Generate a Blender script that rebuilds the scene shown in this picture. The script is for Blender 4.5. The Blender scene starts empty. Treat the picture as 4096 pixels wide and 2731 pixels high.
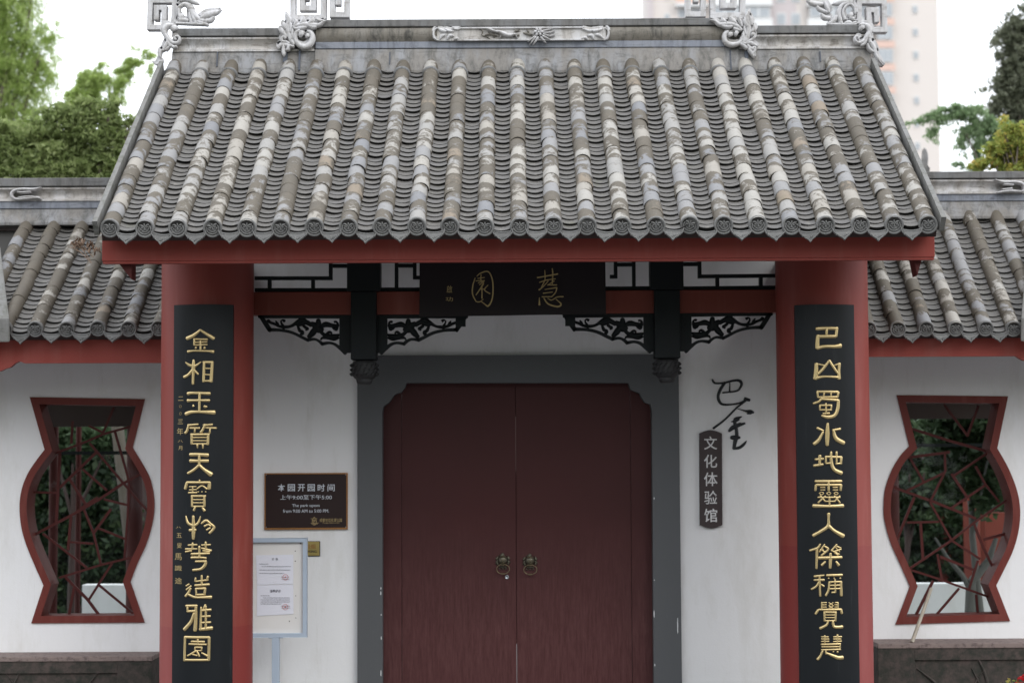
import bpy, bmesh, math, random
import numpy as np
from mathutils import Vector, Matrix, Euler
from mathutils.geometry import tessellate_polygon
rad = math.radians
S = bpy.context.scene
COL = S.collection

# ------------------------------------------------------------------ camera
CAM = Vector((0.0, -12.0, 1.65)); PITCH = 3.43; ROLL = -0.28; LENS = 68.0
cd = bpy.data.cameras.new('camera'); cam = bpy.data.objects.new('camera', cd); COL.objects.link(cam)
cd.lens = LENS; cd.sensor_width = 36.0; cd.clip_start = 0.1; cd.clip_end = 3000
RM = Matrix.Rotation(rad(90 + PITCH), 3, 'X') @ Matrix.Rotation(rad(ROLL), 3, 'Z')
cam.location = CAM; cam.rotation_euler = RM.to_euler()
cd.dof.use_dof = True; cd.dof.focus_distance = 12.6; cd.dof.aperture_fstop = 2.0
S.camera = cam
FP = LENS / 36.0 * 4096

# ------------------------------------------------------------------ world, sun, exposure
SKY_ZENITH = 1.8
SUN_EL, SUN_AZ = 34, 36          # elevation; azimuth to the right of straight behind the camera
w = bpy.data.worlds.new('World'); S.world = w; w.use_nodes = True
nt = w.node_tree; nt.nodes.clear()
o = nt.nodes.new('ShaderNodeOutputWorld'); b = nt.nodes.new('ShaderNodeBackground')
sk = nt.nodes.new('ShaderNodeTexSky'); sk.sky_type = 'NISHITA'; sk.sun_disc = False
sk.sun_elevation = rad(SUN_EL); sk.sun_rotation = rad(180 - SUN_AZ); sk.dust_density = 3.0; sk.air_density = 1.0
mx = nt.nodes.new('ShaderNodeMix'); mx.data_type = 'RGBA'; mx.inputs[0].default_value = 0.88
mx.inputs[7].default_value = (12.4, 12.8, 13.8, 1)      # the even cloud layer that whitens the sky
# an overcast sky is brighter overhead than at the horizon
tcw = nt.nodes.new('ShaderNodeTexCoord'); spw = nt.nodes.new('ShaderNodeSeparateXYZ'); nt.links.new(tcw.outputs['Generated'], spw.inputs[0])
mrw = nt.nodes.new('ShaderNodeMapRange'); mrw.inputs[1].default_value = 0; mrw.inputs[2].default_value = 1; mrw.inputs[3].default_value = 1.0; mrw.inputs[4].default_value = SKY_ZENITH
nt.links.new(spw.outputs[2], mrw.inputs[0]); vmw = nt.nodes.new('ShaderNodeVectorMath'); vmw.operation = 'SCALE'; vmw.inputs[0].default_value = (14.0, 14.4, 15.2)
nt.links.new(mrw.outputs[0], vmw.inputs[3]); nt.links.new(vmw.outputs[0], mx.inputs[7])
nt.links.new(sk.outputs[0], mx.inputs[6]); nt.links.new(mx.outputs[2], b.inputs[0])
b.inputs[1].default_value = 0.105; nt.links.new(b.outputs[0], o.inputs[0])
sd = bpy.data.lights.new('sun', 'SUN'); sun = bpy.data.objects.new('sun', sd); COL.objects.link(sun)
sd.energy = 0.75; sd.angle = rad(30); sd.color = (1.0, 0.97, 0.92)
sv = Vector((math.sin(rad(SUN_AZ)) * math.cos(rad(SUN_EL)), -math.cos(rad(SUN_AZ)) * math.cos(rad(SUN_EL)), math.sin(rad(SUN_EL))))
sun.rotation_euler = sv.to_track_quat('Z', 'Y').to_euler(); sun.location = sv * 30
S.view_settings.view_transform = 'Standard'; S.view_settings.look = 'None'
S.view_settings.exposure = 0.14; S.view_settings.gamma = 1.0; S.view_settings.use_curve_mapping = False
S.render.engine = 'CYCLES'; S.cycles.max_bounces = 6; S.cycles.transparent_max_bounces = 12
S.cycles.use_denoising = True

# ------------------------------------------------------------------ measuring helpers
def P(px, py, Y):
    """point of the photograph (4096 wide) at the true distance Y"""
    d = RM @ Vector(((px - 2048) / FP, -(py - 1365.5) / FP, -1.0))
    t = (Y - CAM.y) / d.y
    return CAM + d * t
def XZ(px, py, Y):
    p = P(px, py, Y); return (p.x, p.z)
def mpp(Y): return (Y - CAM.y) / FP
def crop(ox, oy, s): return lambda x, y: (ox + x / s, oy + y / s)

# ------------------------------------------------------------------ mesh helpers
class MB:
    def __init__(self): self.v = []; self.f = []; self.sm = []; self.mi = []
    def add(self, vs, fs, smooth=False, mi=0):
        n = len(self.v); self.v += [tuple(p) for p in vs]
        for q in fs: self.f.append(tuple(i + n for i in q)); self.sm.append(smooth); self.mi.append(mi)
    def box(self, x0, x1, y0, y1, z0, z1, mi=0):
        x0, x1 = min(x0, x1), max(x0, x1); y0, y1 = min(y0, y1), max(y0, y1); z0, z1 = min(z0, z1), max(z0, z1)
        v = [(x0,y0,z0),(x1,y0,z0),(x1,y1,z0),(x0,y1,z0),(x0,y0,z1),(x1,y0,z1),(x1,y1,z1),(x0,y1,z1)]
        self.add(v, [(0,3,2,1),(4,5,6,7),(0,1,5,4),(1,2,6,5),(2,3,7,6),(3,0,4,7)], mi=mi)
    def prism(self, loops, y0, y1, mi=0):
        """loops: list of (x,z) loops, first outer, others holes; extruded from y0 to y1"""
        vs = []; off = []
        for L in loops: off.append(len(vs)); vs += list(L)
        tris = tessellate_polygon([[Vector((a, c, 0)) for a, c in L] for L in loops])
        n = len(vs); V = [(a, y0, c) for a, c in vs] + [(a, y1, c) for a, c in vs]; F = []
        for t in tris: F.append(tuple(t)); F.append(tuple(i + n for i in reversed(t)))
        for k, L in enumerate(loops):
            m = len(L); o_ = off[k]
            for i in range(m): j = (i + 1) % m; F.append((o_+i, o_+j, o_+j+n, o_+i+n))
        self.add(V, F, mi=mi)
    def xprism(self, prof, x0, x1, smooth=False):
        """profile in (y,z) extruded along x"""
        n = len(prof); V = [(x0, a, c) for a, c in prof] + [(x1, a, c) for a, c in prof]
        F = [(i, (i+1) % n, (i+1) % n + n, i + n) for i in range(n)]
        self.add(V, F, smooth)
        tr = tessellate_polygon([[Vector((a, c, 0)) for a, c in prof]])
        self.add(V, [tuple(t) for t in tr] + [tuple(i + n for i in reversed(t)) for t in tr])
    def lathe(self, c, prof, seg=32, ax='Z', a0=0, a1=2*math.pi, smooth=True):
        """prof: (radius, height) from bottom to top"""
        full = abs(a1 - a0 - 2*math.pi) < 1e-6; m = seg if full else seg + 1; V = []
        for r, h in prof:
            for i in range(m):
                a = a0 + (a1 - a0) * i / seg
                if ax == 'Z': V.append((c[0] + r*math.cos(a), c[1] + r*math.sin(a), c[2] + h))
                else: V.append((c[0] + r*math.cos(a), c[1] - h, c[2] + r*math.sin(a)))
        F = []
        for k in range(len(prof) - 1):
            for i in range(seg): j = (i+1) % m; F.append((k*m+i, k*m+j, (k+1)*m+j, (k+1)*m+i))
        self.add(V, F, smooth)
        self.add(V[-m:], [tuple(range(m))]); self.add(V[:m], [tuple(reversed(range(m)))])
    def tube(self, pts, rs, seg=8):
        """round tube through 3d points"""
        pts = [Vector(p) for p in pts]; n = len(pts)
        if not hasattr(rs, '__len__'): rs = [rs] * n
        V = []
        for i, p in enumerate(pts):
            t = (pts[min(i+1, n-1)] - pts[max(i-1, 0)]).normalized()
            u = t.cross(Vector((0, 1, 0)) if abs(t.y) < .9 else Vector((1, 0, 0))).normalized(); v = t.cross(u)
            for k in range(seg):
                a = 2*math.pi*k/seg; V.append(p + (u*math.cos(a) + v*math.sin(a))*rs[i])
        F = [(i*seg+k, i*seg+(k+1) % seg, (i+1)*seg+(k+1) % seg, (i+1)*seg+k) for i in range(n-1) for k in range(seg)]
        self.add(V, F, True); self.add(V[:seg], [tuple(range(seg))]); self.add(V[-seg:], [tuple(reversed(range(seg)))])
    def bar(self, pts, w, y0, y1):
        """mitred flat bar through (x,z) points"""
        P2 = [Vector(p) for p in pts]; n = len(P2); L = []; R = []
        for i in range(n):
            a = (P2[i] - P2[i-1]).normalized() if i > 0 else None
            c = (P2[i+1] - P2[i]).normalized() if i < n-1 else None
            if a is None: a = c
            if c is None: c = a
            na = Vector((-a.y, a.x)); nc = Vector((-c.y, c.x)); m = (na + nc).normalized(); k = (w/2) / max(.35, m.dot(na))
            L.append(P2[i] + m*k); R.append(P2[i] - m*k)
        V = []
        for l, r in zip(L, R): V += [(l.x, y0, l.y), (r.x, y0, r.y), (r.x, y1, r.y), (l.x, y1, l.y)]
        F = [(4*i+k, 4*i+(k+1) % 4, 4*i+4+(k+1) % 4, 4*i+4+k) for i in range(n-1) for k in range(4)]
        F += [(3, 2, 1, 0), tuple(4*(n-1)+k for k in range(4))]
        self.add(V, F)
    def stroke(self, pts, ysurf, relief, square=False, ends=True):
        """raised brush stroke: pts (x, z, halfwidth) on the surface y = ysurf(x), standing out by relief"""
        n = len(pts)
        if n == 1: x, z, h = pts[0]; pts = [(x, z - h*.2, h), (x, z + h*.2, h)]; n = 2
        A = np.array(pts, float); sam = []
        for i in range(n-1):
            p0 = A[max(i-1, 0)]; p1 = A[i]; p2 = A[i+1]; p3 = A[min(i+2, n-1)]; k = (1 + int(np.linalg.norm(p2[:2]-p1[:2])/.016)) if n == 2 else 5
            for t in [j / k for j in range(k)]:
                sam.append(.5*((2*p1) + (-p0+p2)*t + (2*p0-5*p1+4*p2-p3)*t*t + (-p0+3*p1-3*p2+p3)*t**3))
        sam.append(A[-1]); sam = np.array(sam)
        d0 = sam[0, :2]-sam[1, :2]; d0 /= max(1e-9, np.linalg.norm(d0)); d1 = sam[-1, :2]-sam[-2, :2]; d1 /= max(1e-9, np.linalg.norm(d1))
        if ends:
            h0 = sam[0, 2]; h1 = sam[-1, 2]
            pre = [[*(sam[0, :2]+d0*h0*.55*c), h0*s] for c, s in ((1, .45), (.75, .78))]
            post = [[*(sam[-1, :2]+d1*h1*.55*c), h1*s] for c, s in ((.75, .78), (1, .45))]
            sam = np.vstack([pre, sam, post])
        m = len(sam); V = []
        prof = [(-1, 0), (-1, .95), (1, .95), (1, 0)] if square else [(-1, -.3), (-.98, .35), (-.62, .82), (0, 1), (.62, .82), (.98, .35), (1, -.3)]
        q = len(prof)
        for i in range(m):
            t = sam[min(i+1, m-1), :2] - sam[max(i-1, 0), :2]; t = t/max(1e-9, np.linalg.norm(t)); nx, nz = -t[1], t[0]
            h = abs(sam[i, 2]); rel = relief * (1 if square else (.55 + .45*min(1, h/.008)))
            for s, e in prof:
                X = sam[i, 0] + nx*s*h; Z = sam[i, 1] + nz*s*h; V.append((X, ysurf(X) - rel*e, Z))
        F = [(i*q+k, i*q+k+1, (i+1)*q+k+1, (i+1)*q+k) for i in range(m-1) for k in range(q-1)]
        F += [tuple(range(q)), tuple((m-1)*q+k for k in reversed(range(q)))]
        self.add(V, F, not square)
    def mesh(self, name, mats, bevel=0, fix=True):
        me = bpy.data.meshes.new(name); me.from_pydata(self.v, [], self.f)
        for m in (mats if isinstance(mats, (list, tuple)) else [mats]): me.materials.append(m)
        me.polygons.foreach_set('use_smooth', self.sm); me.polygons.foreach_set('material_index', self.mi)
        if fix or bevel:
            bm = bmesh.new(); bm.from_mesh(me)
            if bevel:
                bmesh.ops.remove_doubles(bm, verts=bm.verts, dist=1e-5)
                es = [e for e in bm.edges if e.is_manifold and e.calc_face_angle(0) > .5]
                bmesh.ops.bevel(bm, geom=es, offset=bevel, segments=2, affect='EDGES', profile=.6, clamp_overlap=True)
            bmesh.ops.recalc_face_normals(bm, faces=bm.faces); bm.to_mesh(me); bm.free()
        me.update(); return me
    def build(self, name, mats, parent=None, bevel=0, fix=True, **k):
        return link(name, self.mesh(name, mats, bevel, fix), parent, **k)

def link(name, data, parent=None, label=None, cat=None, group=None, kind=None):
    o = bpy.data.objects.new(name, data); COL.objects.link(o)
    if parent is not None: o.parent = parent
    tag(o, label, cat, group, kind); return o
def tag(o, label=None, cat=None, group=None, kind=None):
    if label: o['label'] = label
    if cat: o['category'] = cat
    if group: o['group'] = group
    if kind: o['kind'] = kind
    return o
def thing(name, label, cat, group=None): return link(name, None, None, label, cat, group)

_TC = {}
def textmesh(s, bold=0.0):
    key = (s, bold)
    if key not in _TC:
        cu = bpy.data.curves.new('t', 'FONT'); cu.body = s; cu.size = 1; cu.offset = bold; cu.resolution_u = 3
        ob = bpy.data.objects.new('t', cu); COL.objects.link(ob)
        me = bpy.data.meshes.new_from_object(ob.evaluated_get(bpy.context.evaluated_depsgraph_get()))
        V = np.array([v.co[:2] for v in me.vertices]); F = [tuple(p.vertices) for p in me.polygons]
        bpy.data.objects.remove(ob); bpy.data.curves.remove(cu); bpy.data.meshes.remove(me); _TC[key] = (V, F)
    return _TC[key]
def text(mb, s, x0, x1, ztop, zbot, ysurf, bold=0.0, depth=.0015, mi=0):
    """printed or cut lettering fitted to a rectangle of the surface"""
    V, F = textmesh(s, bold); lo = V.min(0); hi = V.max(0); sc = np.maximum(hi - lo, 1e-6)
    X = x0 + (V[:, 0]-lo[0])/sc[0]*(x1-x0); Z = zbot + (V[:, 1]-lo[1])/sc[1]*(ztop-zbot)
    mb.add([(a, ysurf(a) - depth, c) for a, c in zip(X, Z)], F, mi=mi)
# ------------------------------------------------------------------ materials
def new_mat(name):
    m = bpy.data.materials.new(name); m.use_nodes = True; n = m.node_tree.nodes; b = n['Principled BSDF']; return m, m.node_tree, b
def N(t, typ, **k):
    n = t.nodes.new(typ)
    for a, v in k.items(): setattr(n, a, v)
    return n
def coords(t, scale=(1, 1, 1), obj=False):
    g = N(t, 'ShaderNodeNewGeometry') if not obj else N(t, 'ShaderNodeTexCoord')
    m = N(t, 'ShaderNodeMapping'); m.inputs[3].default_value = scale
    t.links.new(g.outputs['Position'] if not obj else g.outputs['Object'], m.inputs[0]); return m.outputs[0]
def noise(t, vec, scale, detail=5, rough=.6, dist=0):
    n = N(t, 'ShaderNodeTexNoise'); n.inputs['Scale'].default_value = scale; n.inputs['Detail'].default_value = detail
    n.inputs['Roughness'].default_value = rough; n.inputs['Distortion'].default_value = dist
    t.links.new(vec, n.inputs['Vector']); return n.outputs['Fac']
def ramp(t, fac, stops):
    r = N(t, 'ShaderNodeValToRGB'); cr = r.color_ramp
    while len(cr.elements) < len(stops): cr.elements.new(.5)
    for e, (p, c) in zip(cr.elements, stops):
        e.position = p; e.color = (*c, 1) if hasattr(c, '__len__') else (c, c, c, 1)
    t.links.new(fac, r.inputs[0]); return r.outputs[0]
def mix(t, fac, a, b_, mode='MIX'):
    m = N(t, 'ShaderNodeMix', data_type='RGBA', blend_type=mode)
    if hasattr(fac, 'links'): t.links.new(fac, m.inputs[0])
    else: m.inputs[0].default_value = fac
    for s, i in ((a, 6), (b_, 7)):
        if hasattr(s, 'links'): t.links.new(s, m.inputs[i])
        else: m.inputs[i].default_value = (*s, 1)
    return m.outputs[2]
def mathn(t, op, a, b_=None, clamp=False):
    m = N(t, 'ShaderNodeMath', operation=op); m.use_clamp = clamp
    for s, i in ((a, 0), (b_, 1)):
        if s is None: continue
        if hasattr(s, 'links'): t.links.new(s, m.inputs[i])
        else: m.inputs[i].default_value = s
    return m.outputs[0]
def bump(t, b, h, strength=.3, dist=.01):
    n = N(t, 'ShaderNodeBump'); n.inputs['Strength'].default_value = strength; n.inputs['Distance'].default_value = dist
    t.links.new(h, n.inputs['Height']); t.links.new(n.outputs[0], b.inputs['Normal'])
def setc(t, b, c):
    if hasattr(c, 'links'): t.links.new(c, b.inputs['Base Color'])
    else: b.inputs['Base Color'].default_value = (*c, 1)

def paint(name, col, rough=.5, var=.12, nscale=3, stretch=(1, 1, 1), bmp=.15, bscale=60, speck=None, metal=0, spec=.5):
    """a painted or plain surface with soft uneven wear"""
    m, t, b = new_mat(name); v = coords(t, stretch)
    n1 = noise(t, v, nscale, 6, .65); n2 = noise(t, v, nscale*9, 4, .6)
    dk = tuple(c*(1-var) for c in col); lt = tuple(min(1, c*(1+var)) for c in col)
    c = mix(t, n1, dk, lt); c = mix(t, mathn(t, 'MULTIPLY', n2, .35), c, tuple(x*(1-var*1.4) for x in col))
    if speck:
        s = ramp(t, noise(t, v, nscale*5, 8, .75), [(speck[1], 0), (speck[1]+speck[2], 1)]); c = mix(t, s, c, speck[0])
    setc(t, b, c); b.inputs['Roughness'].default_value = rough; b.inputs['Metallic'].default_value = metal
    b.inputs['Specular IOR Level'].default_value = spec
    r = mathn(t, 'ADD', mathn(t, 'MULTIPLY', n1, .25), rough - .12); t.links.new(r, b.inputs['Roughness'])
    if bmp: bump(t, b, noise(t, v, bscale, 4, .6), bmp, .003)
    return m

def mat_tile(name, cover=True):
    m, t, b = new_mat(name)
    at = N(t, 'ShaderNodeAttribute', attribute_name='tv'); sp = N(t, 'ShaderNodeSeparateXYZ'); t.links.new(at.outputs['Vector'], sp.inputs[0])
    tone, peel, seed = sp.outputs[0], sp.outputs[1], sp.outputs[2]
    g = N(t, 'ShaderNodeNewGeometry'); ad = N(t, 'ShaderNodeVectorMath', operation='ADD'); cb = N(t, 'ShaderNodeCombineXYZ')
    s10 = mathn(t, 'MULTIPLY', seed, 17.0)
    for i in range(3): t.links.new(s10, cb.inputs[i])
    t.links.new(g.outputs['Position'], ad.inputs[0]); t.links.new(cb.outputs[0], ad.inputs[1]); v = ad.outputs[0]
    if cover:
        big = noise(t, v, 11, 7, .62, .6); fine = noise(t, v, 70, 5, .65)
        lich = mix(t, fine, (.030, .026, .021), (.122, .107, .084))
        lich = mix(t, mathn(t, 'MULTIPLY', noise(t, v, 5, 3), .45), lich, (.150, .122, .082))
        lt = ramp(t, tone, [(0, (.155, .165, .185)), (.25, (.205, .21, .222)), (.40, (.265, .262, .255)), (.65, (.365, .35, .315)), (.90, (.28, .258, .222)), (.95, (.24, .185, .125)), (1, (.19, .145, .095))])
        lt = mix(t, mathn(t, 'MULTIPLY', noise(t, v, 28, 6, .7), .55), lt, (.215, .20, .18))
        k = mathn(t, 'ADD', mathn(t, 'SUBTRACT', big, .5), mathn(t, 'MULTIPLY', mathn(t, 'SUBTRACT', fine, .5), .25))
        k = mathn(t, 'ADD', mathn(t, 'MULTIPLY', k, 9.5), mathn(t, 'MULTIPLY', mathn(t, 'SUBTRACT', peel, .45), 4.2))
        al = N(t, 'ShaderNodeAttribute', attribute_name='lv'); sl = N(t, 'ShaderNodeSeparateXYZ'); t.links.new(al.outputs['Vector'], sl.inputs[0])
        # lichen holds on under the joints and low on the flanks
        k = mathn(t, 'SUBTRACT', k, mathn(t, 'MULTIPLY', mathn(t, 'POWER', sl.outputs[0], 3.0), 2.4)); k = mathn(t, 'SUBTRACT', k, mathn(t, 'MULTIPLY', mathn(t, 'POWER', sl.outputs[1], 2.5), 2.6))
        k = mathn(t, 'ADD', k, .9, True)
        c = mix(t, k, lich, lt)
        streak = ramp(t, noise(t, v, 38, 8, .8, 1.5), [(.56, 0), (.66, 1)]); c = mix(t, mathn(t, 'MULTIPLY', streak, .75), c, (.08, .072, .06))
    else:
        fine = noise(t, v, 60, 5, .65); big = noise(t, v, 9, 4)
        c = mix(t, fine, (.058, .055, .050), (.165, .158, .146)); c = mix(t, mathn(t, 'MULTIPLY', tone, .8), c, (.13, .128, .127))
        c = mix(t, mathn(t, 'MULTIPLY', big, .5), c, (.095, .085, .072))
        c = mix(t, ramp(t, noise(t, v, 22, 6, .7), [(.58, 0), (.70, 1)]), c, (.20, .19, .165))
    ms = ramp(t, noise(t, coords(t), 6, 7, .7), [(.62, 0), (.72, 1)])
    c = mix(t, mathn(t, 'MULTIPLY', ms, .16 if cover else .4), c, (.10, .105, .05))
    setc(t, b, c); b.inputs['Roughness'].default_value = .72; bump(t, b, fine, .35, .004); return m

def mat_stucco(name, base, stain, dark, amt=.5):
    """grey render of the ridge with rain streaks and mildew"""
    m, t, b = new_mat(name); v = coords(t); vs = coords(t, (1, 1, .22)); vh = coords(t, (.5, 1, 2.5))
    c = mix(t, noise(t, v, 6, 6), base, tuple(x*.82 for x in base))
    c = mix(t, ramp(t, noise(t, vs, 7, 7, .6), [(.36, 0), (.56, amt)]), c, stain)
    c = mix(t, ramp(t, noise(t, vs, 16, 8, .75, .4), [(.47, 0), (.66, .85*amt+.1)]), c, dark)
    c = mix(t, ramp(t, noise(t, vh, 9, 8, .8, .5), [(.54, 0), (.66, .75)]), c, dark)
    setc(t, b, c); b.inputs['Roughness'].default_value = .85; bump(t, b, noise(t, v, 45, 6), .35, .005); return m

def mat_wall(name):
    m, t, b = new_mat(name); v = coords(t); vs = coords(t, (1, 1, .3))
    c = mix(t, noise(t, v, 1.2, 5), (.74, .74, .745), (.81, .81, .815))
    c = mix(t, ramp(t, noise(t, vs, 3.2, 8, .7), [(.50, 0), (.72, .45)]), c, (.56, .545, .50))
    c = mix(t, ramp(t, noise(t, v, 26, 8, .85), [(.64, 0), (.70, .5)]), c, (.46, .44, .40))
    setc(t, b, c); b.inputs['Roughness'].default_value = .8
    c = mix(t, ramp(t, noise(t, coords(t, (1, 1, .06)), 14, 7, .8), [(.60, 0), (.72, .30)]), c, (.45, .43, .38))
    setc(t, b, c)
    h = mathn(t, 'ADD', noise(t, v, 90, 4), mathn(t, 'MULTIPLY', noise(t, v, 7, 4), 2.0)); bump(t, b, h, .22, .004); return m

def mat_red(name, col=(.36, .075, .055), band=None):
    m, t, b = new_mat(name); v = coords(t); vs = coords(t, (1, 1, .15))
    c = mix(t, noise(t, v, 2.5, 5), col, tuple(x*.84 for x in col))
    c = mix(t, ramp(t, noise(t, vs, 9, 6, .6), [(.52, 0), (.78, .28)]), c, (.33, .14, .12))
    if band:      # the lower stretch has been repainted a deeper red
        z = N(t, 'ShaderNodeSeparateXYZ'); g = N(t, 'ShaderNodeNewGeometry'); t.links.new(g.outputs['Position'], z.inputs[0])
        k = mathn(t, 'LESS_THAN', mathn(t, 'ADD', z.outputs[2], mathn(t, 'MULTIPLY', noise(t, v, 20, 3), .012)), band); c = mix(t, mathn(t, 'MULTIPLY', k, .45), c, (.17, .024, .026))
    c = mix(t, ramp(t, noise(t, v, 40, 8, .85), [(.70, 0), (.74, .5)]), c, (.12, .03, .025))
    setc(t, b, c); b.inputs['Roughness'].default_value = .5; b.inputs['Specular IOR Level'].default_value = .22; bump(t, b, noise(t, v, 35, 5), .12, .003); return m

def mat_door():
    m, t, b = new_mat('door_paint'); v = coords(t); vs = coords(t, (1, 1, .05)); gr = noise(t, vs, 120, 5, .7)
    c = mix(t, noise(t, v, 1.6, 4), (.060, .0140, .0145), (.042, .0122, .0125)); c = mix(t, mathn(t, 'MULTIPLY', gr, .25), c, (.08, .024, .023))
    z = N(t, 'ShaderNodeSeparateXYZ'); g = N(t, 'ShaderNodeNewGeometry'); t.links.new(g.outputs['Position'], z.inputs[0])
    # dust rubbed into the wood where people and hands reach
    k = mathn(t, 'MULTIPLY', mathn(t, 'SUBTRACT', mathn(t, 'ADD', 1.0, mathn(t, 'MULTIPLY', noise(t, v, 2.2, 4), .5)), z.outputs[2]), 1.1, True)
    k = mathn(t, 'MULTIPLY', k, ramp(t, noise(t, coords(t, (1, 1, .09)), 70, 7, .8), [(.36, .10), (.70, .50)])); c = mix(t, k, c, (.18, .082, .082))
    setc(t, b, c); b.inputs['Roughness'].default_value = .5; b.inputs['Specular IOR Level'].default_value = .22; bump(t, b, gr, .18, .002); return m

def mat_leaf(name, a, c2, c3, trans=.35):
    m, t, b = new_mat(name); v = coords(t)
    at = N(t, 'ShaderNodeAttribute', attribute_name='tint')
    c = ramp(t, at.outputs['Fac'], [(0, a), (.5, c2), (1, c3)]); setc(t, b, c); b.inputs['Roughness'].default_value = .55
    b.inputs['Specular IOR Level'].default_value = .35
    tr = N(t, 'ShaderNodeBsdfTranslucent'); t.links.new(mix(t, .0, c, c), tr.inputs[0])
    ms = N(t, 'ShaderNodeMixShader'); ms.inputs[0].default_value = trans; out = t.nodes['Material Output']
    t.links.new(b.outputs[0], ms.inputs[1]); t.links.new(tr.outputs[0], ms.inputs[2]); t.links.new(ms.outputs[0], out.inputs[0]); return m

def mat_glass():
    m, t, b = new_mat('window_glass'); t.nodes.remove(b)
    tr = N(t, 'ShaderNodeBsdfTransparent'); tr.inputs[0].default_value = (.93, .96, .95, 1)
    gl = N(t, 'ShaderNodeBsdfGlossy'); gl.inputs['Roughness'].default_value = .02
    fr = N(t, 'ShaderNodeFresnel'); fr.inputs[0].default_value = 1.16; ms = N(t, 'ShaderNodeMixShader')
    t.links.new(fr.outputs[0], ms.inputs[0]); t.links.new(tr.outputs[0], ms.inputs[1]); t.links.new(gl.outputs[0], ms.inputs[2])
    t.links.new(ms.outputs[0], t.nodes['Material Output'].inputs[0]); return m

M = {}
M['cover'] = mat_tile('cover_tile_clay', True); M['pan'] = mat_tile('pan_tile_clay', False)
M['endtile'] = paint('end_tile_clay', (.145, .145, .142), .6, .35, 20, bmp=.3, speck=((.27, .26, .23), .56, .12))
M['ridge'] = mat_stucco('ridge_grey', (.27, .275, .285), (.20, .185, .165), (.075, .075, .07), .85)
M['ridge_blue'] = mat_stucco('ridge_blue_grey', (.21, .23, .275), (.26, .275, .30), (.08, .085, .10), .6)
M['ridge_white'] = mat_stucco('ridge_white', (.60, .60, .605), (.42, .39, .35), (.11, .095, .075), .7)
M['ridge_dirty'] = mat_stucco('ridge_moulding', (.25, .235, .21), (.17, .155, .13), (.04, .04, .035), .95)
M['ornament'] = mat_stucco('carved_plaster', (.60, .60, .615), (.50, .49, .48), (.15, .13, .10), .5)
M['cap'] = mat_stucco('ridge_cap', (.185, .19, .195), (.15, .145, .138), (.06, .06, .055), .8)
M['verge'] = mat_stucco('verge_slab', (.19, .19, .185), (.15, .145, .135), (.06, .065, .045), .7)
M['wall'] = mat_wall('white_wall'); M['red'] = mat_red('red_fascia', (.27, .052, .040))
M['column'] = mat_red('red_column', (.42, .088, .066))
M['red_dark'] = mat_red('red_beam', (.19, .045, .032)); M['red_frame'] = mat_red('red_window_frame', (.145, .030, .023))
M['bar'] = paint('lattice_bar_red', (.075, .016, .014), .6, .15, spec=.2)
M['black'] = paint('black_wood', (.006, .0085, .0095), .55, .25, 6, bmp=.12, spec=.22)
M['board'] = paint('lacquer_board', (.005, .0068, .009), .45, .3, 5, (1, 1, .1), bmp=.06, bscale=40, spec=.28, speck=((.03, .032, .034), .60, .2))
M['plaque'] = paint('plaque_lacquer', (.013, .008, .010), .5, .2, 4, bmp=.05, spec=.25)
M['gold'] = paint('gilt', (.62, .48, .24), .34, .12, 30, bmp=.08, metal=.75); M['gold_dim'] = paint('gilt_dull', (.48, .36, .165), .45, .15, 30, metal=.4, bmp=0)
M['slate'] = paint('slate_door_frame', (.084, .088, .094), .6, .1, 3, bmp=.15, speck=((.11, .12, .13), .62, .15))
M['pendant'] = paint('carved_dark_wood', (.018, .018, .019), .65, .3, 25, bmp=.5, bscale=50)
M['door'] = mat_door(); M['glass'] = mat_glass()
M['bronze'] = paint('old_bronze', (.13, .12, .09), .42, .4, 60, metal=.7, speck=((.34, .29, .17), .60, .12)); M['steel'] = paint('lock_steel', (.42, .45, .48), .3, .1, 20, metal=.9, bmp=0)
M['brown'] = paint('sign_brown', (.022, .010, .009), .5, .1, 4, bmp=.03, spec=.3); M['copper'] = paint('sign_border', (.33, .155, .05), .4, .15, 9, metal=.45, bmp=0)
M['print'] = paint('white_print', (.62, .66, .72), .6, .03, bmp=0); M['ink'] = paint('grey_ink', (.14, .14, .17), .8, .2, bmp=0)
M['seal'] = paint('red_seal', (.62, .12, .12), .8, .2, 40, bmp=0); M['paper'] = paint('paper', (.74, .755, .83), .7, .04, 8, bmp=.25, bscale=14)
M['framepaint'] = paint('pale_blue_frame', (.42, .50, .60), .4, .08, 5, bmp=.1, speck=((.30, .30, .30), .66, .1)); M['panel'] = paint('notice_panel', (.74, .73, .71), .5, .05, 5, bmp=.1, speck=((.40, .36, .30), .68, .06))
M['brass'] = paint('brass_plate', (.46, .36, .13), .35, .2, 20, metal=.8, bmp=.05); M['brownplate'] = paint('brown_plate', (.042, .028, .028), .55, .1, 5, bmp=.05)
M['lettergrey'] = paint('pale_letters', (.66, .66, .66), .6, .05, bmp=0); M['calli'] = paint('black_letters', (.006, .009, .012), .4, .1, bmp=0)
M['stone'] = paint('red_sandstone', (.075, .056, .050), .9, .5, 2.6, bmp=1.0, bscale=24, speck=((.022, .024, .018), .40, .20)); M['stone_top'] = paint('stone_top', (.22, .17, .155), .85, .3, 5, bmp=.5, speck=((.10, .075, .07), .5, .1))
M['ground'] = paint('paving', (.11, .11, .11), .85, .15, .8, bmp=.3, bscale=20); M['bark'] = paint('bark', (.12, .10, .08), .9, .35, 9, (1, 1, .3), bmp=.7, bscale=25)
M['palebark'] = paint('pale_bark', (.13, .13, .12), .9, .25, 9, (1, 1, .3), bmp=.4, bscale=25); M['bamboo'] = paint('bamboo', (.34, .30, .24), .5, .15, 12, bmp=.1)
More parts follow.
